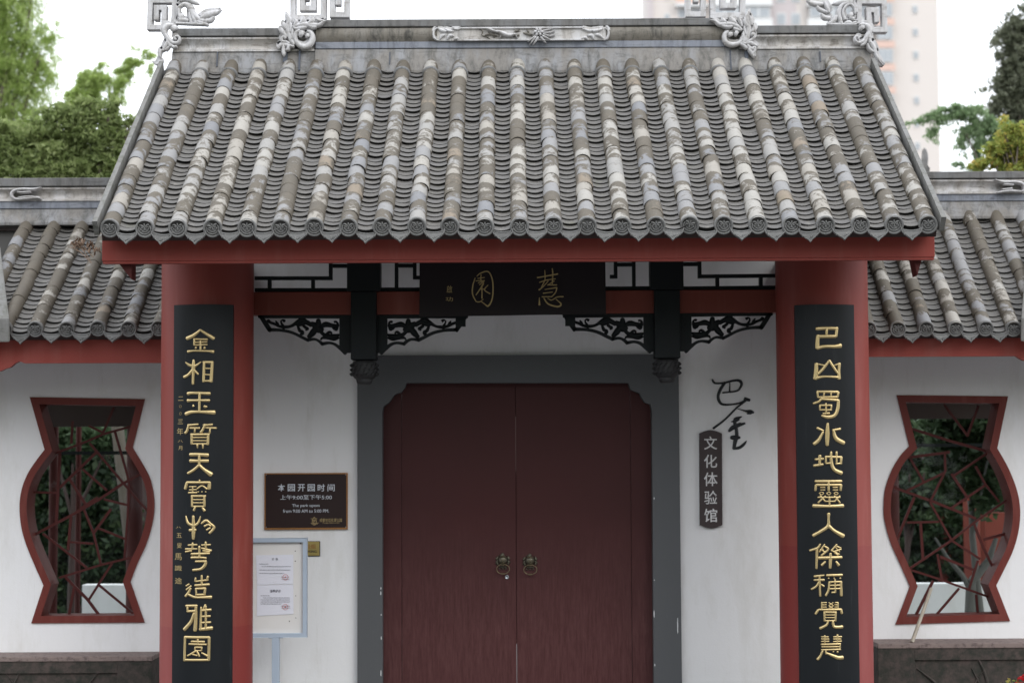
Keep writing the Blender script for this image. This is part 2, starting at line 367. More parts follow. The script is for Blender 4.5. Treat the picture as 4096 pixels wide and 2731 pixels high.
M['soffit'] = paint('soffit_boards', (.035, .016, .013), .7, .2, 5, (1, 1, 1), bmp=0); M['dead'] = paint('dead_leaf', (.24, .16, .11), .8, .35, 20, bmp=.3)
M['tower'] = paint('tower_wall', (.62, .575, .535), .8, .04, .05, bmp=0); M['tower_white'] = paint('tower_white', (.66, .67, .66), .7, .04, .1, bmp=0)  # distance haze put into the colours: tower walls and glass kept pale
M['tower_orange'] = paint('tower_orange', (.62, .45, .38), .8, .06, .1, bmp=0); M['tower_glass'] = paint('tower_glass', (.36, .39, .41), .3, .2, .3, bmp=0); M['tower_shade'] = paint('tower_recess', (.50, .455, .45), .8, .05, .1, bmp=0)
M['petal'] = paint('red_petal', (.62, .02, .03), .5, .25, 30, bmp=0); M['chip'] = paint('bare_plaster', (.70, .71, .72), .8, .05, bmp=0)

M['bedding'] = paint('tile_bedding', (.028, .027, .024), .9, .3, 12, bmp=.3)

M['ringmetal'] = paint('ring_metal', (.22, .18, .11), .38, .25, 60, metal=.8, bmp=0)

M['edge'] = paint('grimy_shadow_edge', (.022, .021, .019), .9, .3, 40, bmp=0)  # near-black lips and joint ends: edge grime plus painted shadow under each tile

M['joint'] = paint('old_blue_joint', (.075, .085, .105), .8, .3, 12, (1, 1, .3), bmp=.2)
rng = random.Random(7)
# ------------------------------------------------------------------ ground
g = MB(); g.box(-400, 400, -60, 600, -.5, -.35); g.build('ground', M['ground'], kind='structure')
g = MB(); g.box(-2.6, 2.6, -.9, 2.3, -.35, -.12); g.build('threshold_step', M['ground'], kind='structure', bevel=.01)

# ------------------------------------------------------------------ roof tiles
def put_lv(me, L):
    n = len(me.vertices); co = np.zeros(n*3, np.float32); me.vertices.foreach_get('co', co); co = co.reshape(-1, 3)
    lv = np.stack([np.clip(co[:, 1]/L, 0, 1), 1 - np.clip(co[:, 2]/.055, 0, 1), co[:, 0]*0], 1).astype(np.float32)
    at = me.attributes.new('lv', 'FLOAT_VECTOR', 'POINT'); at.data.foreach_set('vector', lv.ravel()); return lv
def put_attr(me, v):
    a = me.attributes.new('tv', 'FLOAT_VECTOR', 'POINT'); a.data.foreach_set('vector', np.tile(np.array(v, np.float32), len(me.vertices)))
def cover_geo(L, r, end=False):
    mb = MB(); seg = 12; rows = [(0, r*.955), (.003, r*1.0), (.012, r*1.015), (L*.55, r*.995), (L + .02, r*.955)]; V = []
    for y, q in rows:
        for i in range(seg+1):
            a = math.pi*(1.14 - 1.28*i/seg); V.append((q*math.cos(a), y, q*math.sin(a)))
    m = seg+1; F = [(k*m+i, k*m+i+1, (k+1)*m+i+1, (k+1)*m+i) for k in range(len(rows)-1) for i in range(seg)]
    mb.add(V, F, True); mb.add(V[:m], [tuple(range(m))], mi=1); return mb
def pan_geo(L, hw=.084, R=.115, th=.006, lift=.020):
    mb = MB(); n = 8; V = []
    for y, l in ((0, lift), (L, 0)):
        for dz in (th, 0):
            for i in range(n+1):
                x = -hw + 2*hw*i/n; V.append((x, y, R - math.sqrt(R*R - x*x) + l + dz))
    m = n+1
    F = [(i, i+1, 2*m+i+1, 2*m+i) for i in range(n)] + [(m+i+1, m+i, i, i+1) for i in range(n)]
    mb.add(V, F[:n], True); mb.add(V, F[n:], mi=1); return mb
def face_disc(mb, r):
    """round end with a raised rim and a moulded beast mask"""
    mb.lathe((0, 0, 0), [(r*1.06, -.02), (r*1.06, .008), (r*.98, .012), (r*.86, .011), (r*.80, .004), (.001, .004)], 28, 'Y')
    ys = lambda x: -.004
    k = r/.058
    S_ = [[(-.030,.022,.004),(-.018,.020,.006),(-.004,.008,.005)], [(.030,.022,.004),(.018,.020,.006),(.004,.008,.005)],
          [(-.022,.008,.005),(-.012,.004,.006)], [(.022,.008,.005),(.012,.004,.006)], [(0,.030,.004),(0,.018,.006)], [(0,.006,.004),(0,-.010,.008)],
          [(-.034,.012,.004),(-.038,-.008,.005),(-.030,-.024,.004),(-.018,-.034,.004),(0,-.037,.005),(.018,-.034,.004),(.030,-.024,.004),(.038,-.008,.005),(.034,.012,.004)],
          [(-.018,-.014,.003),(-.010,-.022,.004),(0,-.024,.004),(.010,-.022,.004),(.018,-.014,.003)], [(-.026,-.002,.006),(-.022,-.010,.005)], [(.026,-.002,.006),(.022,-.010,.005)]]
    for s in S_: mb.stroke([(a*k, c*k, h*k) for a, c, h in s], ys, .012)
def drip_geo(kx=1.0):
    c = crop(340, 820, 3.92); q = mpp(-.1); cx, cz = 682, 440
    pts = [(500,440),(525,500),(545,530),(575,553),(612,590),(650,615),(668,632),(688,658),(708,632),(728,612),(768,585),(800,552),(830,530),(848,500),(862,440)]
    top = [(862-i*362/10, 440 + 42*(1-((i-5)/5)**2)) for i in range(11)][1:-1]
    f = lambda p: ((p[0]-cx)/3.92*q*kx, -(p[1]-cz)/3.92*q*kx + .02)
    L = [f(p) for p in pts]; T = [f(p) for p in top]; mb = MB()
    mb.prism([L + T], -.006, .006)
    rim = [(x*.93, z*.93 + .001, .0042) for x, z in L]; mb.stroke(rim, lambda x: -.006, .009)
    rim = [(x*.76, z*.80 - .002, .002) for x, z in L]; mb.stroke(rim, lambda x: -.006, .007)
    mb.stroke([(x*.96, z - .006, .003) for x, z in T], lambda x: -.006, .005)
    r2 = random.Random(3)
    for i in range(9):
        a = -.045 + .011*i; z = -.012 - .02*(1-(a/.05)**2) + r2.uniform(-.004, .004)
        mb.stroke([(a, z, .0035), (a + r2.uniform(-.006, .006), z - .010, .0025)], lambda x: -.006, .009)
    return mb

class Field:
    """a slope of cover and pan tiles laid in columns up the roof"""
    def __init__(s, roof, E, ang, L, xs, ks, r, seed, n_cov=10**6, n_pan=10**6, toneshift=0.0, dark=0.0):
        R = random.Random(seed); s.E = E; s.A = ang; ca, sa = math.cos(ang), math.sin(ang)
        rot = Matrix.Rotation(ang, 4, 'X'); W = lambda x, t, h: Vector((x, E[0] + t*ca - h*sa, E[1] + t*sa + h*ca))
        pitch = (xs[-1]-xs[0])/(len(xs)-1); px = pitch/.211
        variants = {}
        def tv(colbias, row, rows):
            u = R.random(); tone = R.random()*.9 if R.random() < .9 else .9 + .1*R.random()
            if colbias[1] > 0: tone = tone*.35 + colbias[0]*.6
            peel = min(1, max(0, R.gauss(.50 + colbias[2] + .10*math.sin(row*.7 + colbias[0]*9), .24))) - dark
            return (round(tone*7)/7, round(peel*6)/6, 0)
        def cov_mesh(kind, L_, t):
            key = (kind, round(L_, 3), t[0], t[1], R.randrange(3))
            if key not in variants:
                mb = cover_geo(L_, r)
                if kind == 'end': face_disc(mb, r)
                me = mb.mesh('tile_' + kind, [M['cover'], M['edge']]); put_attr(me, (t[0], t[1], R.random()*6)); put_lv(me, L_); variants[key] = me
            return variants[key]
        def place(name, me, x, t, h, jr=.014, lab=None):
            o = link(name, me, roof); o.location = W(x, t, h)
            o.rotation_euler = (ang + R.gauss(0, jr*.4), R.gauss(0, jr), R.gauss(0, jr)); return o
        cov, pan = [], []
        for ci, x in enumerate(xs):
            cb = (R.random(), 1 if R.random() < .35 else 0, R.gauss(0, .10))
            for k in range(len(ks)-1):
                t0, t1 = ks[k], ks[k+1]; cov.append((k, x + R.gauss(0, .0022) + .0022*math.sin(k*.45 + ci*1.7), t0, t1-t0, tv(cb, k, len(ks)), 'end' if k == 0 else 'mid'))
        cov.sort(key=lambda q: q[0])
        pk = [0.0]
        for k in range(len(ks)-1): pk += [ks[k] + (ks[k+1]-ks[k])*.5, ks[k+1]]
        for ci in range(len(xs)-1):
            xm = (xs[ci]+xs[ci+1])/2; sub = R.uniform(-.2, .2)*.06
            for k in range(len(pk)-1): pan.append((k, xm + R.gauss(0, .002), max(0, pk[k] + (sub if k else 0)), pk[k+1]-pk[k], (R.random(), R.random(), R.random())))
        pan.sort(key=lambda q: q[0])
        capd = []
        disc = MB(); face_disc(disc, r*1.03); dme = disc.mesh('end_disc', M['endtile']); s.disc = dme
        rest = MB(); ratt = []; rlv = []
        for i, (k, x, t0, l, t, kind) in enumerate(cov):
            hh = .044 + R.gauss(0, .0022)
            if i < n_cov:
                o = place('cover_tile', cov_mesh('mid', l, t), x, t0, hh)
                if kind == 'end':
                    d = link('end_tile', dme, roof); d.location = W(x, t0 - .004, hh + .0); d.rotation_euler = (ang*.42 + R.gauss(0, .07), R.gauss(0, .10), R.gauss(0, .05))
            else:
                mb = cover_geo(l, r); n0 = len(rest.v); mt = Matrix.Translation(W(x, t0, hh)) @ rot
                n0 = len(rest.mi); rest.add([mt @ Vector(v) for v in mb.v], mb.f, True); rest.mi[n0:] = mb.mi; rest.sm[n0:] = mb.sm; ratt += [(t[0], t[1], R.random()*6)]*len(mb.v); rlv += [(min(1, max(0, v[1]/l)), 1 - min(1, max(0, v[2]/.055)), 0) for v in mb.v]
        if rest.v:
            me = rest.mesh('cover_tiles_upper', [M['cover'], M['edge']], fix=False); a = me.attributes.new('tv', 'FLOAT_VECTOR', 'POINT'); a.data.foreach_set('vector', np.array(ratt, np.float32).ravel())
            a = me.attributes.new('lv', 'FLOAT_VECTOR', 'POINT'); a.data.foreach_set('vector', np.array(rlv, np.float32).ravel())
            link('upper_cover_tiles', me, roof, kind='stuff')
        pv = []
        for j in range(14):
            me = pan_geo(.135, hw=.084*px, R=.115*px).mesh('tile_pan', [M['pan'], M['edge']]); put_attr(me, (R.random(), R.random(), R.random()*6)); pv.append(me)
        rest = MB(); ratt = []
        for i, (k, x, t0, l, t) in enumerate(pan):
            hh = R.gauss(0, .0020); 
            if i < n_pan: place('pan_tile', R.choice(pv), x, t0 - .012 + R.gauss(0, .004), hh, .016)
            else:
                mb = pan_geo(.135, hw=.084*px, R=.115*px, lift=.020 + R.gauss(0, .002)); mt = Matrix.Translation(W(x, t0 - .012, hh)) @ rot
                n0 = len(rest.mi); rest.add([mt @ Vector(v) for v in mb.v], mb.f, True); rest.mi[n0:] = mb.mi; rest.sm[n0:] = mb.sm; ratt += [t]*len(mb.v)
        if rest.v:
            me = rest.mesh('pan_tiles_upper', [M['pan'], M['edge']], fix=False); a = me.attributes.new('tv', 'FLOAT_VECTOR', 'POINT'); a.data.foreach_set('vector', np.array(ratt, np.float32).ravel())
            link('upper_pan_tiles', me, roof, kind='stuff')
        dg = drip_geo(px).mesh('drip_tile', M['endtile'])
        for ci in range(len(xs)-1):
            d = link('drip_tile', dg, roof); d.location = W((xs[ci]+xs[ci+1])/2 + R.gauss(0, .002), -.022 + R.gauss(0, .003), .010 + R.gauss(0, .003)); d.rotation_euler = (rad(-8) + R.gauss(0, .10), R.gauss(0, .05), R.gauss(0, .04))
        s.W = W
        # moss and dirt caught beside the tubes
        md = MB()
        for ci, x in enumerate(xs):
            for q in range(int(L*42)):
                t = R.random()*L; sd_ = R.choice((-1, 1)); 
                if R.random() < .35: continue
                p = W(x + sd_*(r + R.uniform(-.001, .004)), t, .026 + R.uniform(0, .012)); h = R.uniform(.003, .007)
                vs = [p + Vector((R.uniform(-h, h), R.uniform(-h, h)*1.6, R.uniform(-h, h))) for _ in range(4)]
                md.add(vs, [(0,1,2),(0,2,3),(0,3,1),(1,3,2)])
        md.build('moss', M['moss'], roof, kind='stuff')
M['moss'] = paint('moss', (.17, .15, .09), .95, .4, 30, bmp=.3)

# ================================================================== GATEHOUSE
gate = thing('gatehouse', 'tall central gatehouse with grey tiled roof, red round columns and closed dark red doors', 'gatehouse')
e0 = P(444, 905, -.1); e1 = P(3709, 895, -.1)
ZE = (e0.z + e1.z)/2 - .01; NX = 25
xs = [e0.x + (e1.x - e0.x)*i/(NX-1) for i in range(NX)]
ZT = (P(679, 292, 2.06).z + P(3457, 280, 2.06).z)/2
ANG = math.atan2(ZT - ZE, 2.16); LEN = math.hypot(ZT - ZE, 2.16)
ks = []
for k in range(19):     # exposures as the photograph shows them: a little longer towards the ridge
    f = k/18; ks.append(LEN*(f*.86 + f*f*.14) if k else 0.0)
ks = [q*(LEN+.10)/LEN for q in ks]
XL, XR = xs[0] - .070, xs[-1] + .070
roof = MB(); ca, sa = math.cos(ANG), math.sin(ANG)
def slope_pt(t, h): return (-.1 + t*ca - h*sa, ZE + t*sa + h*ca)
prof = [slope_pt(.03, -.10), slope_pt(.03, -.058), slope_pt(LEN + .05, -.058), (2.2, slope_pt(LEN+.05, -.058)[1] + .02), (4.5, ZE + .05), (4.5, ZE), (2.2, slope_pt(LEN+.05, -.10)[1] - .02), slope_pt(LEN + .05, -.10)]
roof.xprism(prof, XL, XR); roof_o = roof.build('roof', M['soffit'], gate)
bd = MB(); bd.xprism([slope_pt(.035, -.057), slope_pt(.035, -.036), slope_pt(LEN + .05, -.036), slope_pt(LEN + .05, -.057)], XL + .002, XR - .002); bd.build('tile_bedding', M['bedding'], roof_o)
F1 = Field(roof_o, (-.1, ZE - .036), ANG, LEN, xs, ks, .0545, 11, 300, 288)
# verges
for s_, x0 in ((-1, XL), (1, XR)):
    v = MB(); x1 = x0 + s_*.030; v.xprism([slope_pt(-.03, -.03), slope_pt(-.05, .075), slope_pt(LEN + .02, .085), slope_pt(LEN + .02, -.05)], min(x0, x1), max(x0, x1))
    v.build('verge_slab', M['verge'], roof_o, bevel=.008)
    v = MB(); xx = x0 + s_*.018 ; v.xprism([slope_pt(.32, -.26), slope_pt(.32, -.055), slope_pt(LEN, -.055), slope_pt(LEN, -.30)], xx - .02, xx + .02); v.build('barge_board', M['red'], gate)

# ------------------------------------------------------------------ ridge
YR = 2.14; ridge = link('ridge', None, gate)
def zr(py, px=2061, Y=YR): return P(px, py, Y).z
def xr(px, py=150, Y=YR): return P(px, py, Y).x
def ridge_run(x0, x1, dz, kind, Yc=YR, par=None, pys=None, cell=None):
    cap_t, cap_b, m_b, band_b, ap_b = pys; Y0 = Yc
    b_ = MB(); b_.box(x0, x1, Y0 - .035, Y0 + .30, cap_b, cap_t); b_.build('ridge_cap', M['cap'], par, bevel=.006)
    h = cap_b - .008 - m_b; b_ = MB(); b_.box(x0 + .01, x1 - .01, Y0 + .01, Y0 + .28, cap_b - .008, cap_b); b_.build('shadow_gap', M['cap'], par)
    if kind == 'dark': pr = [(Y0 + .28, m_b), (Y0 + .28, m_b + h)] + [(Y0 - .012 - .024*math.sin(math.pi*(.15 + .8*i/8)), m_b + h*(1 - i/8)) for i in range(9)]
    else: pr = [(Y0 + .28, m_b), (Y0 + .28, m_b + h), (Y0 - .02, m_b + h), (Y0 - .02, m_b + h*.88)] + [(Y0 - .005 + .03*math.sin(math.pi*i/8), m_b + h*(.84 - .66*i/8)) for i in range(9)] + [(Y0 - .03, m_b + h*.14), (Y0 - .03, m_b)]
    b_ = MB(); b_.xprism(pr, x0 + .004, x1 - .004, False); b_.build('ridge_moulding', M['ridge_dirty' if kind == 'dark' else 'ridge_white'], par)
    if band_b < m_b - .01:
        b_ = MB(); b_.box(x0 + .002, x1 - .002, Y0 - .02, Y0 + .28, band_b + .006, m_b - .001); b_.build('ridge_band', M['ridge_blue'], par, bevel=.004)
        b_ = MB(); b_.box(x0 + .01, x1 - .01, Y0, Y0 + .27, band_b, band_b + .006); b_.build('shadow_gap', M['cap'], par)
    b_ = MB(); b_.xprism([(Y0 + .27, ap_b), (Y0 + .27, band_b), (Y0 - .018, band_b), (Y0 - .03, band_b - .03), (Y0 - .075, ap_b + .02), (Y0 - .075, ap_b)], x0, x1); b_.build('ridge_apron', M['ridge'], par, bevel=.003)
zc = zr
xc0, xc1 = xr(1262), xr(2950)
ridge_run(xc0, xc1, 0, 'dark', YR, ridge, (zc(80), zc(109), zc(167), zc(197), zc(300)))
dz = .0
ridge_run(xr(690), xc0 - .002, 0, 'white', YR + .012, ridge, (zc(110), zc(141), zc(203), zc(203), zc(300)))
ridge_run(xc1 + .002, xr(3478), 0, 'white', YR + .012, ridge, (zc(110), zc(141), zc(203), zc(203), zc(300)))
for px_, w_, y0_, y1_ in ((1142, 17, 207, 252), (1199, 7, 199, 285), (2985, 15, 206, 262), (2921, 6, 200, 285), (1560, 4, 209, 262), (3280, 4, 206, 250), (870, 4, 207, 270)):
    a = XZ(px_ - w_/2, y0_, YR - .03); c_ = XZ(px_ + w_/2, y1_, YR - .03); t0_ = (y0_ - 197)/(300 - 197); mb = MB()
    yA, yB = YR - .075 + .047*(1 - min(1, max(0, (a[1] - zc(285))/(zc(205) - zc(285))))*0) , 0
    pr = [(YR - .035, a[1]), (YR - .077, zc(289)), (YR - .05, zc(289)), (YR - .01, a[1])]
    f_ = lambda z: YR - .033 - (.045)*(zc(206) - z)/(zc(206) - zc(288)); pr = [(f_(a[1]), a[1]), (f_(c_[1]), c_[1]), (f_(c_[1]) + .02, c_[1]), (f_(a[1]) + .02, a[1])]
    mb.xprism(pr, a[0], c_[0]); mb.build('apron_joint', M['joint'], ridge)
# mortar collars where the tubes enter the apron
cm = MB(); cm.lathe((0, 0, 0), [(.064, -.012), (.064, .006), (.056, .012), (.05, .012)], 20, 'Y'); cme = cm.mesh('collar', M['cap'])
for x in xs:
    o = link('tile_collar', cme, ridge); p = F1.W(x, LEN - .065, .04); o.location = p; o.rotation_euler = (ANG*.9, 0, 0)

def strokes(mb, cr, S_, Yp, ysurf=None, relief=.03, wk=1.0, mirror=None, square=False, xf=None):
    for s in S_:
        pts = []
        for q in s:
            x, y = q[:2]; wd = q[2] if len(q) > 2 else 14
            if xf: x = xf(x)
            px, py = cr(x, y); a, c = XZ(px, py, Yp)
            if mirror is not None: a = 2*mirror - a
            pts.append((a, c, wd/2*wk/cr.s*mpp(Yp)))
        mb.stroke(pts, ysurf or (lambda X: Yp), relief, square)
def mk(ox, oy, s):
    f = lambda x, y: (ox + x/s, oy + y/s)
    class C:
        def __call__(self, x, y): return f(x, y)
    c = C(); c.s = s; return c
def pts_xz(cr, L, Y): return [XZ(*cr(a, c), Y) for a, c in L]

# fret and leaf finials on the ridge, left pair then right pair
I = mk(560, 0, 5.8725); J = mk(1080, 0, 5.8725); K = mk(2700, 0, 5.8725); Lc = mk(3200, 0, 5.8725)
YF = YR + .06
def fret(name, cr, paths, wd, Y=YF, dep=.09):
    mb = MB()
    for p in paths: mb.bar(pts_xz(cr, p, Y), wd/cr.s*mpp(Y), Y, Y + dep)
    return mb.build(name, M['ornament'], ridge, bevel=.004)
fret('fret_finial', I, [[(375, 470), (380, 178), (563, 178), (552, 640), (216, 640), (238, 12), (815, 12), (780, 575)], [(238, -60), (245, -330), (800, -330), (812, -50)]], 122)
fret('fret_finial', J, [[(860, -150), (850, -60), (770, -60)], [(538, -420), (535, 408), (1250, 408), (1262, -420), (860, -420)], [(758, -300), (755, 190), (1018, 190), (1025, -160)]], 130)
fret('fret_finial', J, [[(1600, -200), (1598, 120)], [(1460, -350), (1462, 345), (1800, 345), (1810, -350), (1460, -350)]], 130)
fret('fret_finial', K, [[(885, -420), (892, 360), (1590, 360), (1600, -420), (1100, -420)], [(1130, -300), (1130, 130), (1385, 130), (1390, -160)]], 130)
fret('fret_finial', K, [[(500, -260), (500, 50)], [(310, -350), (310, 335), (665, 335), (665, -350), (310, -350)]], 130)
fret('fret_finial', Lc, [[(1815, 520), (1795, 235), (1612, 235), (1640, 700), (2000, 700), (1980, 30), (1395, 30), (1395, 560)], [(1395, -30), (1400, -300), (1970, -300), (1978, -30)]], 122)
def carved(name, cr, S_, Y=YR - .045, relief=.05, base=None, wk=1.3):
    mb = MB()
    if base: mb.prism([pts_xz(cr, base, Y + .02)], Y + .005, Y + .10)
    strokes(mb, cr, S_, Y, relief=relief, wk=wk)
    # solid body behind the carving so that it has thickness
    strokes(mb, cr, S_, Y + .10, ysurf=lambda X: Y + .10, relief=.098, wk=.92*wk, square=True)
    return mb.build(name, M['ornament'], ridge)
# left end: scrolling leaf on top of the cap, and S scroll at the corner
carved('leaf_carving', I, [
 [(1920,250,16),(1800,310,90),(1600,360,130),(1450,430,80)], [(1740,420,60),(1660,490,100),(1560,500,90)], [(1600,600,60),(1480,560,90),(1370,520,70)],
 [(1560,520,90),(1400,470,100),(1250,330,120),(1180,180,130),(1050,110,90),(930,180,70)], [(1330,560,70),(1260,430,80),(1240,330,60)], [(1210,540,80),(1180,420,60),(1170,320,50)], [(930,180,70),(920,320,60),(960,430,90)],
 [(1120,500,90),(1060,480,80),(960,470,110)], [(970,400,140),(985,400,140)], [(1400,120,20),(1320,80,80),(1230,30,110),(1150,-20,90)], [(1180,20,90),(1080,-10,90),(950,10,80)], [(860,560,60),(1100,570,60),(1500,590,60)]], Y=YR + .03, relief=.03)
carved('scroll_carving', I, [
 [(800,670,150),(805,680,150)], [(760,610,70),(660,620,110),(590,690,110),(590,790,90),(640,880,90),(700,960,90),(780,1020,70),(880,1020,70),(930,960,60),(925,890,50),(860,870,45),(820,910,50),(850,940,50)],
 [(660,900,80),(670,1000,70),(720,1100,80)], [(650,1000,70),(610,1100,80),(560,1200,60)], [(720,1060,60),(800,1120,70),(860,1110,60)], [(560,1190,60),(500,1230,60),(490,1350,40),(520,1400,20)], [(680,1130,60),(620,1190,60)]], Y=YR - .03, relief=.035)
carved('tip_carving', I, [[(340,1510,10),(420,1520,60),(490,1470,100),(510,1390,70)]], Y=YR - .02, relief=.03)
# left acanthus
aca_l = [
 [(400,340,14),(430,410,80),(450,480,110),(440,560,80)], [(330,560,60),(340,600,110),(370,680,80)], [(270,690,60),(290,740,110),(350,820,90),(400,880,60)], [(430,560,80),(420,680,110),(450,820,110),(500,950,100),(560,1050,80)],
 [(480,560,50),(490,640,90),(480,760,60)], [(540,710,40),(530,800,70),(520,920,60)], [(560,640,50),(700,600,100),(850,590,110),(1000,600,100),(1150,600,80),(1250,530,50),(1340,490,14)], [(600,480,50),(620,530,90),(580,600,60)], [(800,440,60),(780,500,110),(720,560,60)], [(1000,440,60),(990,500,110),(920,560,60)],
 [(1120,490,50),(1200,500,60),(1280,510,30)], [(850,660,60),(750,670,90),(620,690,70),(560,660,50)], [(1080,650,60),(1000,650,80),(920,620,50)],
 [(740,800,150),(745,805,150)], [(700,730,60),(620,780,90),(590,880,90),(620,990,90),(700,1070,100),(820,1110,110),(930,1060,110),(990,960,110),(1000,860,100),(960,780,80),(900,750,60)], [(890,850,110),(892,855,110)],
 [(370,900,90),(320,880,60),(280,930,60),(300,990,60),(380,1000,60),(460,1040,60)], [(560,1110,50),(440,1080,80),(330,1060,80),(230,1100,80),(210,1160,40)], [(440,1090,60),(430,1160,80),(390,1190,50)], [(330,1080,60),(320,1180,80),(330,1270,70),(325,1340,12)], [(230,1090,60),(260,1050,60),(330,1060,50)]]
carved('acanthus_carving', J, aca_l, Y=YR - .05, relief=.035)
aca_r = [
 [(1735,260,14),(1700,360,80),(1690,470,110),(1720,560,80)], [(1740,400,60),(1780,520,80),(1790,600,60)], [(1640,460,60),(1650,540,90),(1700,640,70)], [(1840,620,50),(1850,700,100),(1800,760,70)], [(1720,560,80),(1730,680,110),(1710,820,110),(1650,950,100),(1580,1030,70)],
 [(1620,640,40),(1630,720,60),(1660,820,50)], [(1600,780,50),(1600,880,80),(1590,980,50)], [(810,480,14),(930,510,50),(1050,590,80),(1180,580,90),(1320,580,90),(1450,620,80),(1550,720,70)], [(1100,450,50),(1130,500,90),(1200,540,50)], [(1300,430,60),(1350,500,110),(1430,560,60)], [(1500,450,50),(1530,540,70),(1570,630,50)],
 [(1100,620,60),(1220,650,70),(1330,640,60)], [(1380,680,60),(1450,710,70),(1520,730,50)], [(1290,820,130),(1292,825,130)], [(1430,790,120),(1440,795,120)], [(1230,760,60),(1170,820,90),(1160,920,90),(1210,1020,90),(1320,1060,100),(1430,1050,90),(1530,1000,80),(1560,900,60)],
 [(1810,820,100),(1815,825,100)], [(1850,800,40),(1850,900,60),(1770,960,60),(1660,1010,50)], [(1540,1050,60),(1620,1090,70),(1680,1150,60)], [(1620,1040,60),(1760,1020,80),(1880,1080,60),(1920,1110,30)], [(1700,1080,60),(1780,1160,90),(1860,1130,60)], [(1730,1170,60),(1800,1260,80),(1860,1380,16)], [(1880,1130,50),(1850,1230,50),(1830,1280,40)]]
carved('acanthus_carving', K, aca_r, Y=YR - .05, relief=.035)
carved('leaf_carving', Lc, [
 [(150,30,16),(260,90,80),(400,110,100),(520,110,70)], [(400,180,60),(470,240,80),(620,300,60)], [(560,60,60),(620,180,80),(680,300,60)], [(500,350,60),(560,420,100),(680,440,90)], [(680,560,60),(780,500,100),(850,400,70)], [(960,560,90),(930,450,90),(900,300,100),(960,150,80),(1060,90,80),(1200,60,90)],
 [(1050,460,80),(1000,360,60),(1010,250,50),(1080,150,60),(1180,110,60),(1270,200,50),(1290,340,40)], [(1180,360,130),(1185,365,130)], [(1240,450,80),(1180,430,80)], [(1050,560,60),(1150,540,90),(1210,580,60)], [(1240,560,60),(1300,540,60)], [(750,120,16),(840,90,90),(960,50,110),(1100,40,100),(1230,0,80)], [(640,580,60),(900,590,60),(1300,590,60)]], Y=YR + .03, relief=.03)
carved('scroll_carving', Lc, [
 [(1450,650,140),(1455,655,140)], [(1400,600,50),(1500,590,80),(1590,640,100),(1630,750,100),(1570,850,90),(1530,930,80),(1450,1000,70),(1350,1020,60),(1290,960,60),(1290,890,50),(1350,880,50),(1360,930,50)],
 [(1610,820,80),(1620,920,80),(1640,1010,80)], [(1560,930,60),(1500,1040,70),(1430,1080,50)], [(1640,1000,80),(1720,1120,90),(1760,1240,80)], [(1580,1060,60),(1620,1160,70),(1700,1230,60)], [(1740,1220,70),(1780,1320,60),(1850,1440,50),(1940,1560,14)]], Y=YR - .03, relief=.035)
carved('tip_carving', Lc, [[(1700,1400,60),(1760,1470,110),(1850,1530,80),(1930,1580,12)]], Y=YR - .02, relief=.03)
# bird and flower relief in the middle of the ridge
Rr = mk(1720, 70, 3.1784)
RL = [
 [(90,140,20),(55,170,22),(45,220,26),(60,270,24),(100,295,16)], [(100,140,16),(150,170,40),(200,180,36)], [(190,150,16),(240,175,36),(300,180,20)], [(280,145,14),(340,155,26),(390,145,12)], [(130,280,16),(150,240,40),(190,230,26)], [(220,280,16),(250,235,44),(300,240,26)], [(310,290,14),(340,270,40),(380,290,16)],
 ]
RL2 = [[(2230,140,20),(2265,170,22),(2270,220,26),(2250,270,24),(2220,290,16)], [(2190,150,16),(2150,165,36),(2080,175,36)], [(2080,160,16),(2030,175,30),(1940,150,20)], [(2200,270,16),(2150,230,40),(2110,225,26)], [(2080,280,16),(2060,235,40),(2010,235,26)], [(2010,290,14),(1970,260,36),(1920,280,16)]]
for S_ in (RL, RL2): carved('cloud_carving', Rr, S_, Y=YR - .04, relief=.02, wk=1.15)
pn = MB(); a0 = XZ(*Rr(90, 140), YR - .02); a1 = XZ(*Rr(2235, 296), YR - .02); pn.box(a0[0], a1[0], YR - .040, YR, a1[1], a0[1]); pn.build('relief_panel', M['ridge_white'], ridge, bevel=.003)
for yy_, hh_ in ((140, 7), (294, 6)):
    pn = MB(); a0 = XZ(*Rr(350, yy_), YR - .04); a1 = XZ(*Rr(1960, yy_), YR - .04); pn.box(a0[0], a1[0], YR - .056, YR - .0405, a0[1] - .006, a0[1] + .006); pn.build('relief_border', M['ornament'], ridge, bevel=.003)
bird = MB(); strokes(bird, Rr, [[(720,145,22),(790,170,34),(870,195,22)], [(850,175,20),(920,205,56),(1000,235,48),(1060,225,32),(1090,225,22)], [(1090,235,14),(1115,270,8)], [(900,240,12),(885,280,8)]], YR - .05, relief=.035); bird.build('bird_carving', M['ornament'], ridge)
flw = MB(); FS = [[(1380+30*math.cos(a), 190+26*math.sin(a), 40), (1380+52*math.cos(a), 190+44*math.sin(a), 34)] for a in [i*1.05 for i in range(6)]]
strokes(flw, Rr, FS, YR - .055, relief=.03); strokes(flw, Rr, [[(1378,188,36),(1384,192,30)]], YR - .075, relief=.02)
strokes(flw, Rr, [[(1330,250,30),(1280,290,20),(1240,315,4)], [(1345,255,32),(1300,310,22),(1262,355,4)], [(1375,260,30),(1340,310,24),(1302,360,4)], [(1410,260,30),(1450,300,24),(1480,335,4)], [(1430,240,30),(1490,270,24),(1540,300,4)], [(1440,220,28),(1520,240,22),(1590,232,4)], [(1440,200,28),(1510,200,24),(1590,178,4)], [(1430,180,26),(1490,165,24),(1560,148,4)]], YR - .05, relief=.03)
flw.build('flower_carving', M['ornament'], ridge)
